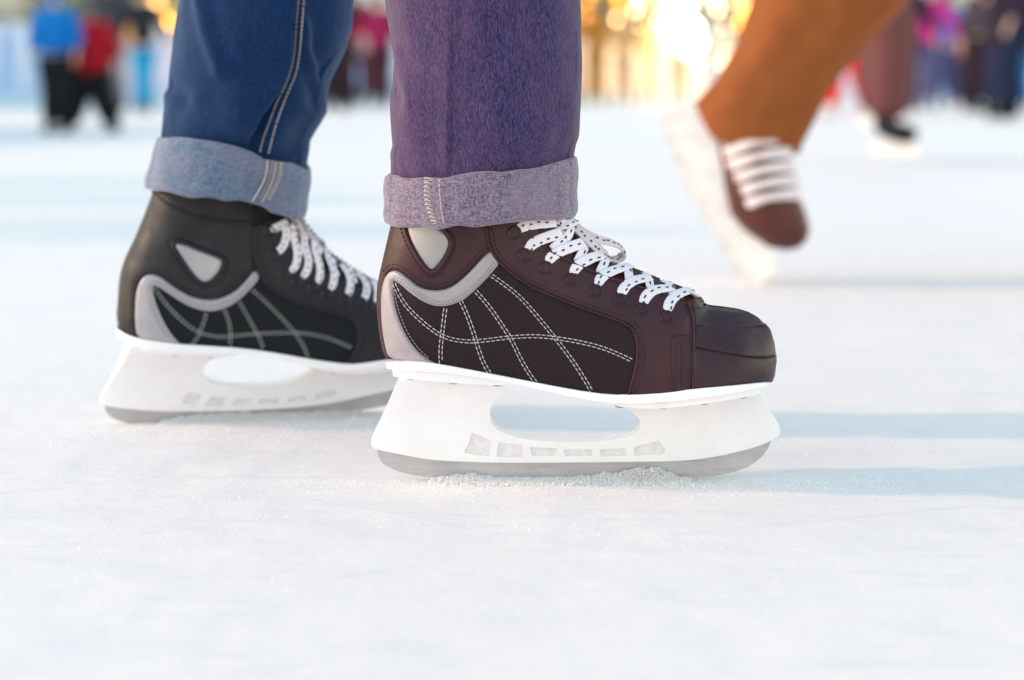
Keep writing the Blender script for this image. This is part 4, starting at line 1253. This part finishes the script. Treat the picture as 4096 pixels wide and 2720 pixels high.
def person(x, y, H, jacket, trousers, label, cat='person', head='2a211c', hood=True, face=0.0, spread=.12, stride=.1, lean=0.0, boots='1d1a1f', arm=.2,
           group=None, only_root=None, feetover=None, side=0.0, hat=None, no_boots=False, no_trousers=False, fz=.085, root_obj=None, pelvis=None, coat=0.0, bulk=1.18, legpath=None):
    """a standing or gliding skater; face = yaw of the front (0 = +x)"""
    rt = root_obj or empty('person', (x, y, 0), label, cat, group)
    ca, sa = math.cos(face), math.sin(face)
    def w(f, l, z):      # forward, left, up
        return (x + f * ca - l * sa, y + f * sa + l * ca, z)
    k = H / 1.75
    pel = pelvis or w(0, side, .93 * k + .04)
    pv = Vector(pel)
    def up(f, l, dz): 
        q = Vector(w(f + lean * dz, l, 0)) - Vector(w(0, 0, 0))
        return (pv.x + q.x, pv.y + q.y, pv.z + dz)
    feet = feetover or [w(stride, -spread, fz * k + (0 if fz > .05 else .02)), w(-stride, spread, fz * k + (0 if fz > .05 else .02))]
    knees = []
    for i, ft in enumerate(feet):
        mid = (Vector(ft) + pv) / 2
        knees.append(Vector(legpath[i]) if legpath else mid + Vector((ca * .06 * k, sa * .06 * k, .0)))
    hips = [up(0, -.09 * k, -.02 * k), up(0, .09 * k, -.02 * k)]
    chest = up(.0, 0, .40 * k); neck = up(.0, 0, .55 * k); hb = up(.02, 0, .66 * k); ht = up(.02, 0, .74 * k)
    # body
    s = Sk()
    a = s.p(pel, .09 * k)
    b = s.p(up(0, 0, .2 * k), .085 * k, a); c = s.p(chest, .10 * k, b); d = s.p(neck, .048 * k, c)
    e = s.p(hb, (.066 * k, .078 * k), d); s.p(ht, (.062 * k, .07 * k), e); s.p(up(.09 * k, 0, .665 * k), .012 * k, e)
    hands = []
    for i, sg in ((0, -1), (1, 1)):
        hp = s.p(hips[i], .075 * k, a); kn = s.p(knees[i], (.036 if legpath else .05) * k, hp)
        an = s.p(feet[i], (.022 if legpath else .030) * k, kn); s.p(Vector(feet[i]) + Vector((ca * .09 * k, sa * .09 * k, -.03 * k)), .020 * k, an)
        sh = s.p(up(0, sg * .17 * k, .47 * k), .046 * k, c)
        el = s.p(up(-.02, sg * (.24 + arm * .3) * k, .20 * k), .035 * k, sh)
        wrp = up(.10 * k, sg * (.26 + arm * .5) * k, -.02 * k)
        wr = s.p(wrp, .024 * k, el)
        pm = s.p(Vector(wrp) + Vector((ca * .02, sa * .02, -.06 * k)), (.026 * k, .018 * k), wr)
        pmv = Vector(s.v[pm])
        for q in range(4):
            tip = pmv + Vector((ca * (.012 * (q - 1.5)), sa * .012 * (q - 1.5), -(.07 + .012 * (q in (1, 2))) * k)) + Vector((ca * .02, sa * .02, 0))
            s.p(tip, .0085 * k, pm)
        s.p(pmv + Vector((ca * .045, sa * .045, -.03)) * k, .0095 * k, wr)
        hands.append(pmv)
    skin_build('body', s, M_SKIN, rt)
    # jacket
    s = Sk()
    bk = bulk * k
    a = s.p(up(0, 0, -(.06 + coat) * k), (.15 * bk, .125 * bk)); b = s.p(up(0, 0, .18 * k), (.145 * bk, .115 * bk), a)
    c = s.p(up(0, 0, .42 * k), (.165 * bk, .12 * bk), b); s.p(up(0, 0, .55 * k), .07 * k, c)
    for sg in (-1, 1):
        sh = s.p(up(0, sg * .18 * k, .46 * k), .072 * bk, c)
        el = s.p(up(-.02, sg * (.25 + arm * .3) * k, .20 * k), .060 * bk, sh)
        s.p(up(.09 * k, sg * (.26 + arm * .5) * k, .01 * k), .046 * k, el)
    skin_build('jacket', s, cloth(jacket), rt)
    if not no_trousers:
        bk = bulk * k
        s = Sk()
        a = s.p(up(0, 0, .02), (.14 * k, .12 * k))
        for i in (0, 1):
            hp = s.p(up(0, (-.09, .09)[i] * k, -.08 * k), .10 * bk, a)
            kn = s.p(knees[i], .078 * bk, hp)
            s.p(Vector(feet[i]) + Vector((0, 0, (.0 if fz > .06 else -.03) * k)) + (Vector(knees[i]) - Vector(feet[i])) * .05, .068 * bk, kn)
        skin_build('trousers', s, cloth(trousers), rt)
    if not no_boots:
        for ft in feet:
            f = Vector(ft); s = Sk()
            kb = k * max(1, bulk * .85)
            a = s.p(f + Vector((-ca * .01, -sa * .01, .09 * k)), .05 * kb); b = s.p(f + Vector((-ca * .02, -sa * .02, .0)), .047 * kb, a)
            c = s.p(f + Vector((ca * .07, sa * .07, -.012)) , .042 * kb, b); s.p(f + Vector((ca * .16, sa * .16, -.02)), .036 * kb, c)
            bt = skin_build('ice_skate', s, cloth(boots), rt)
            m = MB(); hh = max(.006, (f.z - .045 * k) / 2)
            m.box((f.x + ca * .05, f.y + sa * .05, max(hh, f.z - .045 * k - .022)), (.135 * k, .004, min(.022, hh)), face)
            m.build('blade', get('pale_blade', mat_simple, (.7, .7, .72, 1), .4), bt, False)
    # head covering
    m = MB()
    hc = Vector(hb) + Vector((-ca * .012, -sa * .012, .045 * k))
    m.ball(hc, .098 * k, 16, 10, (1, .92, 1.0))
    cov = m.build('hat' if hat else 'hair', cloth(hat or head), rt)
    # eyes and mouth
    return rt

# upper body of the skater whose legs are in the picture
person(-.11, 1.53, 1.75, '3b4250', '20406a', '', root_obj=root, no_boots=True, no_trousers=True, pelvis=(-.115, 1.52, .95),
       feetover=[(-.035, YF, .13), (-.245, FR.O.y, .13)], face=0.0,
       legpath=[(-.022, YF + .006, .42), (-.204, FR.O.y - .01, .42)])

def dist(v): return CAM_H * FPX / 1.7348 / (v - 208) * 1.0
def ppl(u, v, H, jk, tr, label, **k):
    D = dist(v); X = (u - 1180.5) * D / 4591
    return person(X, D, H, jk, tr, label, **k)
PI = math.pi
# left
ppl(138, 306, .90, '0f6fc0', '14181f', 'small child in bright blue jacket and blue helmet with black trousers', hat='1a84cf', face=-PI / 2, spread=.045, stride=.02, coat=.0, arm=.04, bulk=1.7, fz=.05, boots='14181f')
ppl(216, 304, .80, '9c1024', '15171c', 'small child in a red jacket with black trousers and legs wide apart', hat='6d6470', face=-PI / 2, spread=.15, stride=.02, arm=.26, coat=.26, bulk=2.6, fz=.05, boots='14181f')
ppl(300, 254, 1.62, 'e8a878', 'c8c4d4', 'person in a peach coloured coat and pale trousers', hat='4b5470', face=-PI / 2, spread=.09, coat=.12)
ppl(340, 265, 1.42, '23242e', '0a8fc4', 'person in a dark jacket and turquoise blue trousers', face=-PI / 2, spread=.055, stride=.0, boots='5a2030')
# middle
ppl(800, 256, 1.66, 'b01050', '3a2430', 'person in a crimson jacket and dark plum trousers', face=-PI / 2, spread=.10, arm=.1)
ppl(852, 246, 1.70, '2c5fb0', '4a2236', 'person in a blue jacket and maroon trousers beside the crimson jacket', face=PI / 2, spread=.11)
ppl(905, 241, 1.62, '7d1236', '26304c', 'person in a wine red jacket, mostly hidden behind the nearer jeans', face=PI / 2)
# people whose clothes colours carry the golden flare glow
ppl(1372, 246, 1.72, 'a8702c', 'a07038', 'person in a coat tinted ochre by the glow, near the jeans at the edge of the added lights', face=-PI / 2, coat=.25)
ppl(1436, 248, 1.50, 'c8a070', 'c8a488', 'person in a jacket tinted light tan by the glow, second figure right of the jeans', face=PI / 2)
ppl(1494, 243, 1.66, 'd8b070', 'd4b498', 'person in a jacket tinted mustard by the glow, standing under the added lights', face=-PI / 2)
ppl(1560, 250, 1.30, 'f0dcb0', 'd8c0a0', 'shorter person in a jacket tinted cream by the glow, below the added lamp', face=-PI / 2)
ppl(1636, 245, 1.60, 'eedfd0', 'e0d4d8', 'person in a jacket tinted cream-white by the glow, left of the brown trousers', face=PI / 2)
# right
ppl(1955, 272, 1.60, 'd42a20', 'd8241c', 'person dressed all in bright red striding behind the brown trousers', face=PI, spread=.03, stride=.17, boots='e0d0d0', coat=0)
ppl(2132, 258, 1.66, 'c8308c', '5c5a80', 'person in a magenta jacket and grey blue trousers', face=-PI / 2, spread=.11, coat=.1)
ppl(2105, 250, 1.50, 'b8b838', '6a6c98', 'person in a lime yellow jacket behind the magenta jacket', face=-PI / 2)
ppl(2168, 252, 1.70, '3468c0', '48507c', 'person in a cobalt jacket right of the magenta jacket', face=PI / 2, spread=.14)
ppl(2232, 262, 1.60, '4a4048', '35222c', 'person in a charcoal jacket and dark brown trousers with feet together', face=0, spread=.02, stride=.05)
ppl(2318, 277, 1.62, '2a2034', '1a2440', 'person in a dark purple coat and thin navy trousers at the right edge', face=PI, spread=.04, stride=.04, coat=.3, bulk=1.9)
ppl(2345, 252, 1.62, '3a3c60', '2a6cae', 'person in denim blue trousers behind the dark purple coat', face=PI / 2, spread=.12)
extra = [('8899b8', '6a7890', 'slate blue'), ('c0b8d0', '9098b0', 'lilac'), ('6a6070', '505468', 'grey plum'), ('b0c4dc', '7c8ca8', 'ice blue'), ('d0a8b0', '8a7088', 'dusty pink')]
for (u, v, i, wh) in ((60, 238, 0, 'by the left boards'), (1990, 238, 2, 'behind the red skater'), (2060, 241, 3, 'between the red skater and the lime jacket'), (2270, 240, 1, 'between the charcoal and dark purple coats'), (1400, 238, 4, 'behind the ochre coat')):
    ppl(u, v, 1.62, extra[i][0], extra[i][1], 'distant person in a %s jacket %s' % (extra[i][2], wh), face=PI / 2)

for (u, v, jk, tr, lab) in ((2078, 262, '2c2438', '3a3450', 'person in a near-black jacket and dusk blue trousers left of the lime jacket'), (2200, 244, 'b06850', '3c3048', 'person in a rust jacket behind the charcoal jacket'),
        (2258, 256, '20222c', '30365a', 'person in a black jacket and ink blue trousers left of the dark purple coat'), (2295, 246, '8a3048', '382838', 'person in a berry red jacket partly behind the dark purple coat'),
        (776, 262, '501828', '2c1c28', 'person in a dark burgundy jacket just right of the farther jeans leg'), (880, 252, '8c1c50', '40202c', 'person in a magenta red jacket just left of the nearer jeans leg'), (262, 262, '3a3c48', '6c7080', 'person in a slate jacket between the red jacket and the peach coat')):
    ppl(u, v, 1.64, jk, tr, lab, face=-PI / 2, spread=.10, bulk=1.4, coat=.06)
# standing skater in brown, about seven metres away
D7 = 7.6
XB = (2040 - 1180.5) * D7 / 4591
person(XB, D7, 1.72, '5a4240', '6a4040', 'person in dark maroon brown trousers standing on one skate behind the swinging foot', face=-PI / 2 + .5, feetover=[(XB, D7 + .0, .13), (XB + .02, D7 + .42, .22)], boots='23242e', pelvis=(XB - .02, D7 + .15, .95), bulk=1.3)

# ---- passing skater, one foot swinging in the air about 2.9 m away
YA = 2.9
def A(u, v, dy=0): return at(u * 1.7348, v * 1.7348, YA + dy)
rtA = empty('person', (A(2500, 300).x, YA, 0), 'passing skater in brown trousers tinted orange by the flare, swinging one laced boot toe down', 'person')
cA = get('flare_tinted_brown_cloth', mat_simple, srgb('8e5029'), .85, 0, 30, .14, .002, .2)  # the flare's orange is put into this brown
hipA = Vector((A(2490, 0).x, YA + .1, .98)); 
s = Sk()
a = s.p(hipA + Vector((.08, 0, .02)), (.15, .13))
kneeA = A(2040, -222)
s.p(hipA + Vector((0, 0, -.06)), .105, a)
r1 = s.p(hipA + Vector((.17, 0, -.06)), .105, a); r2 = s.p((hipA.x + .2, YA - .05, .5), .08, r1); s.p((hipA.x + .2, YA, .15), .075, r2)
trA = skin_build('trousers', s, cA, rtA, 2)
mb = MB(); vs = []
pairs = [((2330, -860), (2660, -860)), ((2100, -540), (2420, -540)), ((1880, -222), (2220, -200)), ((1790, -110), (2140, -90)), ((1742, 0), (2072, 22)), ((1700, 95), (1985, 115)), ((1645, 180), (1912, 200)), ((1603, 240), (1880, 280)), ((1628, 300), (1850, 338)), ((1640, 318), (1842, 352)), ((1660, 312), (1825, 340)), ((1690, 280), (1810, 300))]
NL = 40
for i, (l_, r_) in enumerate(pairs):
    pl, pr = A(*l_), A(*r_); c_ = (pl + pr) / 2; hx = (pr - pl) / 2
    for k in range(NL):
        t = 2 * PI * k / NL
        wob = 1 + .13 * noise.noise(Vector((math.cos(t) * 2, math.sin(t) * 2, i * .6)))
        vs.append(c_ + hx * math.cos(t) * wob + Vector((0, 1, .12)) * hx.length * .85 * math.sin(t) * wob)
mb.add(vs, [(i * NL + k, i * NL + (k + 1) % NL, (i + 1) * NL + (k + 1) % NL, (i + 1) * NL + k) for i in range(len(pairs) - 1) for k in range(NL)])
mb.build('trouser_leg', cA, rtA)
# hem opening of the swinging leg
# body inside
s = Sk()
a = s.p(hipA + Vector((.08, 0, 0)), .1); b = s.p(hipA + Vector((.06, 0, .35)), .1, a); c = s.p(hipA + Vector((.04, 0, .54)), .05, b)
d = s.p(hipA + Vector((.03, -.02, .66)), .075, c); s.p(hipA + Vector((.03, -.02, .75)), .065, d)
q = s.p(hipA, .08, a); q = s.p(kneeA, .05, q); q = s.p(A(1742, 330), .035, q); s.p(A(1745, 420), .03, q)
q = s.p(hipA + Vector((.17, 0, 0)), .08, a); q = s.p((hipA.x + .2, YA - .05, .5), .05, q); s.p((hipA.x + .2, YA, .1), .035, q)
for sg in (-1, 1):
    q = s.p(hipA + Vector((.05 + sg * .18, 0, .46)), .05, b); q = s.p(hipA + Vector((.05 + sg * .3, -.02, .2)), .036, q)
    q = s.p(hipA + Vector((.05 + sg * .36, -.15, .05)), .024, q); pm = s.p(hipA + Vector((.05 + sg * .38, -.21, .03)), .026, q)
    for f in range(4): s.p(hipA + Vector((.05 + sg * .38 + (f - 1.5) * .018, -.28, .01)), .0085, pm)
    s.p(hipA + Vector((.05 + sg * .36, -.22, .06)), .0095, q)
skin_build('body', s, M_SKIN, rtA)
s = Sk()
a = s.p(hipA + Vector((.08, 0, -.06)), (.16, .13)); b = s.p(hipA + Vector((.06, 0, .2)), (.15, .12), a); c = s.p(hipA + Vector((.05, 0, .44)), (.17, .12), b); s.p(hipA + Vector((.04, 0, .56)), .07, c)
for sg in (-1, 1):
    q = s.p(hipA + Vector((.05 + sg * .18, 0, .46)), .075, c); q = s.p(hipA + Vector((.05 + sg * .3, -.02, .2)), .06, q); s.p(hipA + Vector((.05 + sg * .35, -.13, .07)), .046, q)
skin_build('jacket', s, cloth('54463c'), rtA)
m = MB(); m.ball(hipA + Vector((.03, 0, .72)), .1, 16, 10); m.build('hair', cloth('2a211c'), rtA)

# swinging boot: frame with long axis pointing down-right in the picture plane
def boot_swing():
    heel = A(1742, 350); toe = A(1795, 585, -.02)
    ax = (toe - heel).normalized()                      # heel -> toe
    sole_dir = Vector((-1, .15, -.12)); sole_dir = (sole_dir - ax * sole_dir.dot(ax)).normalized()   # towards the blade
    face_dir = ax.cross(sole_dir).normalized()
    if face_dir.y > 0: face_dir = -face_dir             # side turned to the camera
    return heel, ax, sole_dir, face_dir
heel, ax, sd, fd = boot_swing()
def loc(l, s_, f): return heel + ax * l + sd * s_ + fd * f
mt_bootA = get('brown_boot_leather', mat_leather, srgb('562a24'), .45)
# boot body: lofted rings along the length
mb = MB()
# ring: (along, centre towards sole, half size towards sole, half size towards camera)
rings = [(-.085, .000, .040, .052), (-.04, .000, .046, .055), (.0, .002, .050, .056), (.04, .004, .052, .056), (.08, .004, .052, .058), (.105, -.004, .048, .056), (.125, -.012, .040, .048), (.140, -.018, .028, .034), (.150, -.022, .010, .012)]
NR = 28
vs = []
for l, cs, hs, hf in rings:
    for k in range(NR):
        t = 2 * PI * k / NR; c, s_ = math.cos(t), math.sin(t)
        e = .8
        vs.append(loc(l, cs + hs * math.copysign(abs(c) ** e, c), hf * math.copysign(abs(s_) ** e, s_)))
fs = [(i * NR + k, i * NR + (k + 1) % NR, (i + 1) * NR + (k + 1) % NR, (i + 1) * NR + k) for i in range(len(rings) - 1) for k in range(NR)]
fs.append(tuple(range(NR - 1, -1, -1))); fs.append(tuple((len(rings) - 1) * NR + k for k in range(NR)))
mb.add(vs, fs)
bA = mb.build('ice_skate', mt_bootA, rtA)
bA['label'] = 'brown boot swinging toe down with white laces across its front'
mb = MB()                                               # laces across the side turned to the camera
for i in range(6):
    l = -.028 + i * .0200
    for tilt in (1, -1):
        P = []
        for j in range(13):
            t = -1 + 2 * j / 12
            P.append(loc(l + tilt * .0045 * t + .004 * t * t, .046 * t - .004, .058 * math.sqrt(max(0, 1 - (t * .80) ** 2)) + .004))
        mb.tube(P, 1.0, 8, flat=(.0046, .0016), normals=[fd] * 13)
mb.build('lace', get('warm_white_lace', mat_simple, (.85, .74, .78, 1), .9), bA)
mb = MB()                                               # white chassis and blade on the left
prof = [(-.06, .048), (.05, .052), (.10, .040), (.150, .005), (.175, .010), (.19, .035), (.10, .070), (.02, .092), (-.04, .104), (-.09, .112), (-.10, .100)]
def slab(mb, prof, th):
    n = len(prof)
    vs = [loc(l, s_, th) for l, s_ in prof] + [loc(l, s_, -th) for l, s_ in prof]
    fs = [tuple(range(n)), tuple(range(2 * n - 1, n - 1, -1))] + [(i, i + n, (i + 1) % n + n, (i + 1) % n) for i in range(n)]
    mb.add(vs, fs)
slab(mb, prof, .022)
mb.build('blade_holder', get('cream_plastic', mat_simple, (.9, .84, .85, 1), .4), bA, False)
mb = MB(); slab(mb, [(-.09, .112), (-.04, .104), (.02, .092), (.10, .070), (.19, .035), (.196, .045), (.16, .068), (.05, .104), (-.05, .124), (-.09, .122)], .002)
mb.build('blade', get('pale_blade', mat_simple, (.7, .7, .72, 1), .4), bA, False)
s = Sk(); f = Vector((hipA.x + .2, YA, .1))
a = s.p(f + Vector((0, 0, .07)), .05); b = s.p(f, .047, a); c = s.p(f + Vector((.02, -.09, -.012)), .042, b); s.p(f + Vector((.03, -.16, -.02)), .036, c)
b2 = skin_build('ice_skate', s, mt_bootA, rtA)
m = MB(); m.box((f.x + .01, f.y - .06, .025), (.004, .14, .025)); m.build('blade', get('pale_blade', mat_simple, (.7, .7, .72, 1), .4), b2, False)

# skaters just outside the left edge, whose long shadows lie across the ice
for (x, y, lab, jk) in ((-3.6, 5.2, 'skater in a grey jacket outside the left edge of the picture', '6a7080'), (-3.4, 4.1, 'skater in a green jacket outside the left edge of the picture', '3a6a50'), (-4.2, 6.2, 'skater in a brown jacket outside the left edge of the picture', '6a5040')):
    person(x, y, 1.75, jk, '2a3040', lab, face=0, coat=.1)

# ------------------------------------------------------------------ rink surroundings
def mat_board(name, seed, cols):
    n = NT(name)
    tc = n.n('ShaderNodeTexCoord'); mp = n.n('ShaderNodeMapping'); mp.inputs['Location'].default_value = (seed, seed, seed)
    mp.inputs['Scale'].default_value = (1, 1, .25)
    n.l(tc.outputs['Object'], mp.inputs['Vector'])
    f = n.noise(1.6, 3, .55, mp.outputs[0])
    st = [(.25 + .5 * i / (len(cols) - 1), srgb(c)) for i, c in enumerate(cols)]
    n.set(Base_Color=n.ramp(f, st), Roughness=.45)
    return n.m
bm1 = mat_board('printed_board_pale', 3, ['c8dcf0', 'e4dcf0', 'a8c8ec', 'f0e0dc', 'c4e0ec'])
bm2 = mat_board('printed_board_blue', 9, ['9cc0ea', 'd8e2f4', '6ea4de', 'e8dcec', 'b0a8dc'])
bm3 = mat_board('printed_board_warm', 5, ['f6ead4', 'f2dcb8', 'f6eee6', 'f0dcc8', 'faf0dc'])
M_RAIL = mat_simple('board_rail', (.55, .62, .75, 1), .4)
def barrier(p0, p1, h, mat, label, n):
    p0, p1 = Vector(p0), Vector(p1); c = (p0 + p1) / 2; d = p1 - p0; ang = math.atan2(d.y, d.x); L = d.length
    e = empty('rink_barrier', (c.x, c.y, 0), label, 'barrier', 'boards around the rink')
    for i in range(n):
        q = p0 + d * ((i + .5) / n); m = MB(); m.box((q.x, q.y, h / 2 + .02), (L / n / 2 - .02, .03, h / 2), ang); m.build('board_panel', mat, e, False)
    m = MB(); m.box((c.x, c.y, h + .05), (L / 2, .05, .03), ang); m.build('rail', M_RAIL, e, False)
    m = MB(); m.box((c.x, c.y, .11), (L / 2, .045, .09), ang); m.build('kick_strip', mat_simple('kick_strip_blue', (.45, .65, .8, 1), .5), e, False)
barrier((-5.2, 9.5, 0), (-4.2, 15.5, 0), 1.15, bm1, 'pale blue and white printed boards at the left edge', 3)
barrier((-8.0, 27, 0), (-1.2, 38, 0), 1.15, bm2, 'printed rink boards between the left skaters and the jeans', 4)
barrier((-1.2, 38, 0), (1.0, 38, 0), 1.15, bm1, 'pale rink boards seen between the two trouser legs', 2)
barrier((1.0, 38, 0), (5.4, 38, 0), 1.15, bm3, 'cream and peach rink boards under the lights', 3)
barrier((5.4, 38, 0), (13.5, 36, 0), 1.15, bm2, 'blue and lilac rink boards at the right', 4)

# trees
def mat_leaf(name, c):
    n = NT(name)
    oi = n.n('ShaderNodeTexCoord')
    f = n.noise(6, 3, .6, n.coord())
    n.set(Base_Color=n.ramp(f, [(.3, scale_col(c, .6)), (.7, scale_col(c, 1.5))]), Roughness=.7)
    return n.m
def tree(x, y, h, r, c, label, seed, z0=.9):
    rg = random.Random(seed)
    e = empty('tree', (x, y, 0), label, 'tree', 'trees beyond the rink boards')
    m = MB()
    m.tube([(x, y, -.02), (x + .05, y, h * .3), (x, y, h * .8)], [.16, .12, .04], 10)
    for k in range(7):
        a = rg.uniform(0, 6.28); z = z0 + (h * .7 - z0) * k / 7
        m.tube([(x, y, z), (x + math.cos(a) * r * .7, y + math.sin(a) * r * .7, z + .4)], [.05, .015], 6)
    m.build('trunk', get('bark', mat_simple, (.12, .09, .07, 1), .9), e)
    m = MB()
    clumps = [(rg.gauss(0, .45) * r, rg.gauss(0, .45) * r, z0 + (h - z0) * rg.random() ** 1.0) for _ in range(70)]
    for cx, cy, cz in clumps:
        sh = 1 - .5 * (cz - z0) / (h - z0)
        for _ in range(60):
            p = Vector((x + cx * sh + rg.gauss(0, .16), y + cy * sh + rg.gauss(0, .16), cz + rg.gauss(0, .14)))
            a = Vector((rg.gauss(0, 1), rg.gauss(0, 1), rg.gauss(0, 1))).normalized() * .07; b = a.orthogonal().normalized() * .045
            m.add([p - a, p + b, p + a, p - b], [(0, 1, 2, 3)])
    m.build('crown', mat_leaf('leaves_%s' % c, srgb(c)), e, False)
tree(-8.6, 43, 5.5, 1.9, '6f7f58', 'grey green tree behind the blue helmet', 1)
tree(-6.9, 44, 6.0, 1.9, '74805a', 'olive tree between the peach coat and the turquoise trousers', 2, .7)
tree(-5.2, 43, 5.0, 1.6, '66765a', 'dark green tree beside the jeans of the farther leg', 3)
tree(-10.8, 47, 6.5, 2.0, '7c8a6c', 'pale green tree behind the left boards', 4)
tree(2.3, 43, 5.0, 1.6, '9a8a48', 'yellow green tree behind the lights', 5, 1.3)
tree(9.0, 42, 6.0, 2.0, '5c6a6c', 'blue green tree at the far right', 6, 1.2)

# buildings behind
def house(x0, x1, y, h, mat, label, rows=3):
    e = empty('building', ((x0 + x1) / 2, y, 0), label, 'building')
    m = MB(); m.box(((x0 + x1) / 2, y + 3, h / 2), ((x1 - x0) / 2, 3, h / 2)); m.build('wall', mat, e, False)
    m = MB(); m.box(((x0 + x1) / 2, y + 3, h + .15), ((x1 - x0) / 2 + .3, 3.3, .15)); m.build('roof', get('roof_grey', mat_simple, (.3, .3, .33, 1), .7), e, False)
    nwin = int((x1 - x0) / 2.2)
    for r_ in range(rows):
        for i in range(nwin):
            cx = x0 + (i + .5) * (x1 - x0) / nwin
            m = MB(); m.box((cx, y - .02, 2.0 + r_ * 3.0), (.55, .05, .8)); w = m.build('window', get('window_frame', mat_simple, (.7, .7, .7, 1), .5), e, False)
            m = MB(); m.box((cx, y - .08, 2.0 + r_ * 3.0), (.45, .02, .7)); m.build('pane', get('window_glass', mat_simple, (.08, .1, .13, 1), .1), w, False)
house(-26, -12, 60, 10, get('beige_render', mat_simple, (.55, .48, .40, 1), .8), 'beige three storey building behind the trees at the left')
house(-9, 1, 64, 10.5, get('pale_render', mat_simple, (.72, .70, .68, 1), .8), 'pale building behind the middle of the rink')
house(3, 22, 62, 9.5, get('cream_render', mat_simple, (.7, .62, .5, 1), .8), 'cream building behind the right side of the rink')

# lamps
def bulb(x, y, z, r, c, s_, label, group, pole=True):
    e = empty('lamp', (x, y, 0), label, 'lamp', group)
    m = MB()
    if pole:
        m.tube([(x, y, -.02), (x, y, z - r)], .03, 8)
        m.torus((x, y, z - r), (0, 0, 1), r * .6, .02)
    m.build('post', get('lamp_post_metal', mat_simple, (.12, .12, .13, 1), .4, .6), e)
    m = MB(); m.ball((x, y, z), r, 14, 10); m.build('globe', get('glow_%s_%g' % (c, s_), lambda nm: mat_emit(nm, srgb(c), s_)), e)
def lampat(u, v, D, r, c, s_, label, group=None): bulb((u - 1180.5) * D / 4591, D, CAM_H + (208 - v) * D / 4591, r, c, s_, label, group)
lampat(394, 56, 40, .10, 'ff9a28', 9, 'orange globe lamp glowing beside the jeans of the farther leg')
lampat(372, 12, 41, .10, 'e8a860', 4, 'dimmer tan globe lamp above the orange one')
lampat(1572, 88, 36.2, .34, 'ffe6b4', 16, 'added white gold lamp standing in for the flare core, above the cream jacket')  # added lamp, gives the bright core of the flare glow

# added bulbs on one cable, standing in for the golden flare glow
e = empty('added_glow_lights', ((1500 - 1180.5) * 37 / 4591, 37, 0), 'curtain of added golden bulbs standing in for the flare glow at the rink boards', 'added lights')
rg = random.Random(8)
gm = [mat_emit('added_bulb_gold', srgb('ffa838'), 3.2), mat_emit('added_bulb_amber', srgb('f08a20'), 2.4), mat_emit('added_bulb_white', srgb('ffdca4'), 5)]
cab = MB()
xa, xb = (1330 - 1180.5) * 37 / 4591, (1900 - 1180.5) * 37 / 4591
for xx in (xa, xb): cab.tube([(xx, 37, 0), (xx, 37, 3.4)], .04, 8)
cab.tube([(xa + (xb - xa) * t / 20, 37, 3.4 - .3 * math.sin(PI * t / 20)) for t in range(21)], .012, 6)
k = 0
for i in range(12):
    X = xa + (xb - xa) * (i + .5) / 12
    cab.tube([(X, 37, 3.2), (X, 37, .9)], .006, 5)
    for j in range(9):
        z = .80 + j * .16 + rg.uniform(-.05, .05)
        m = MB(); m.ball((X + rg.uniform(-.24, .24), 37, z), .05, 10, 7, (1, 1, 1.25))
        dd = abs(X - (1560 - 1180.5) * 37 / 4591)
        m.build('bulb', gm[2] if dd < .9 and rg.random() < .75 else gm[rg.randrange(2)], e)
cab.build('cable', get('black_cable', mat_simple, (.03, .03, .03, 1), .6), e)
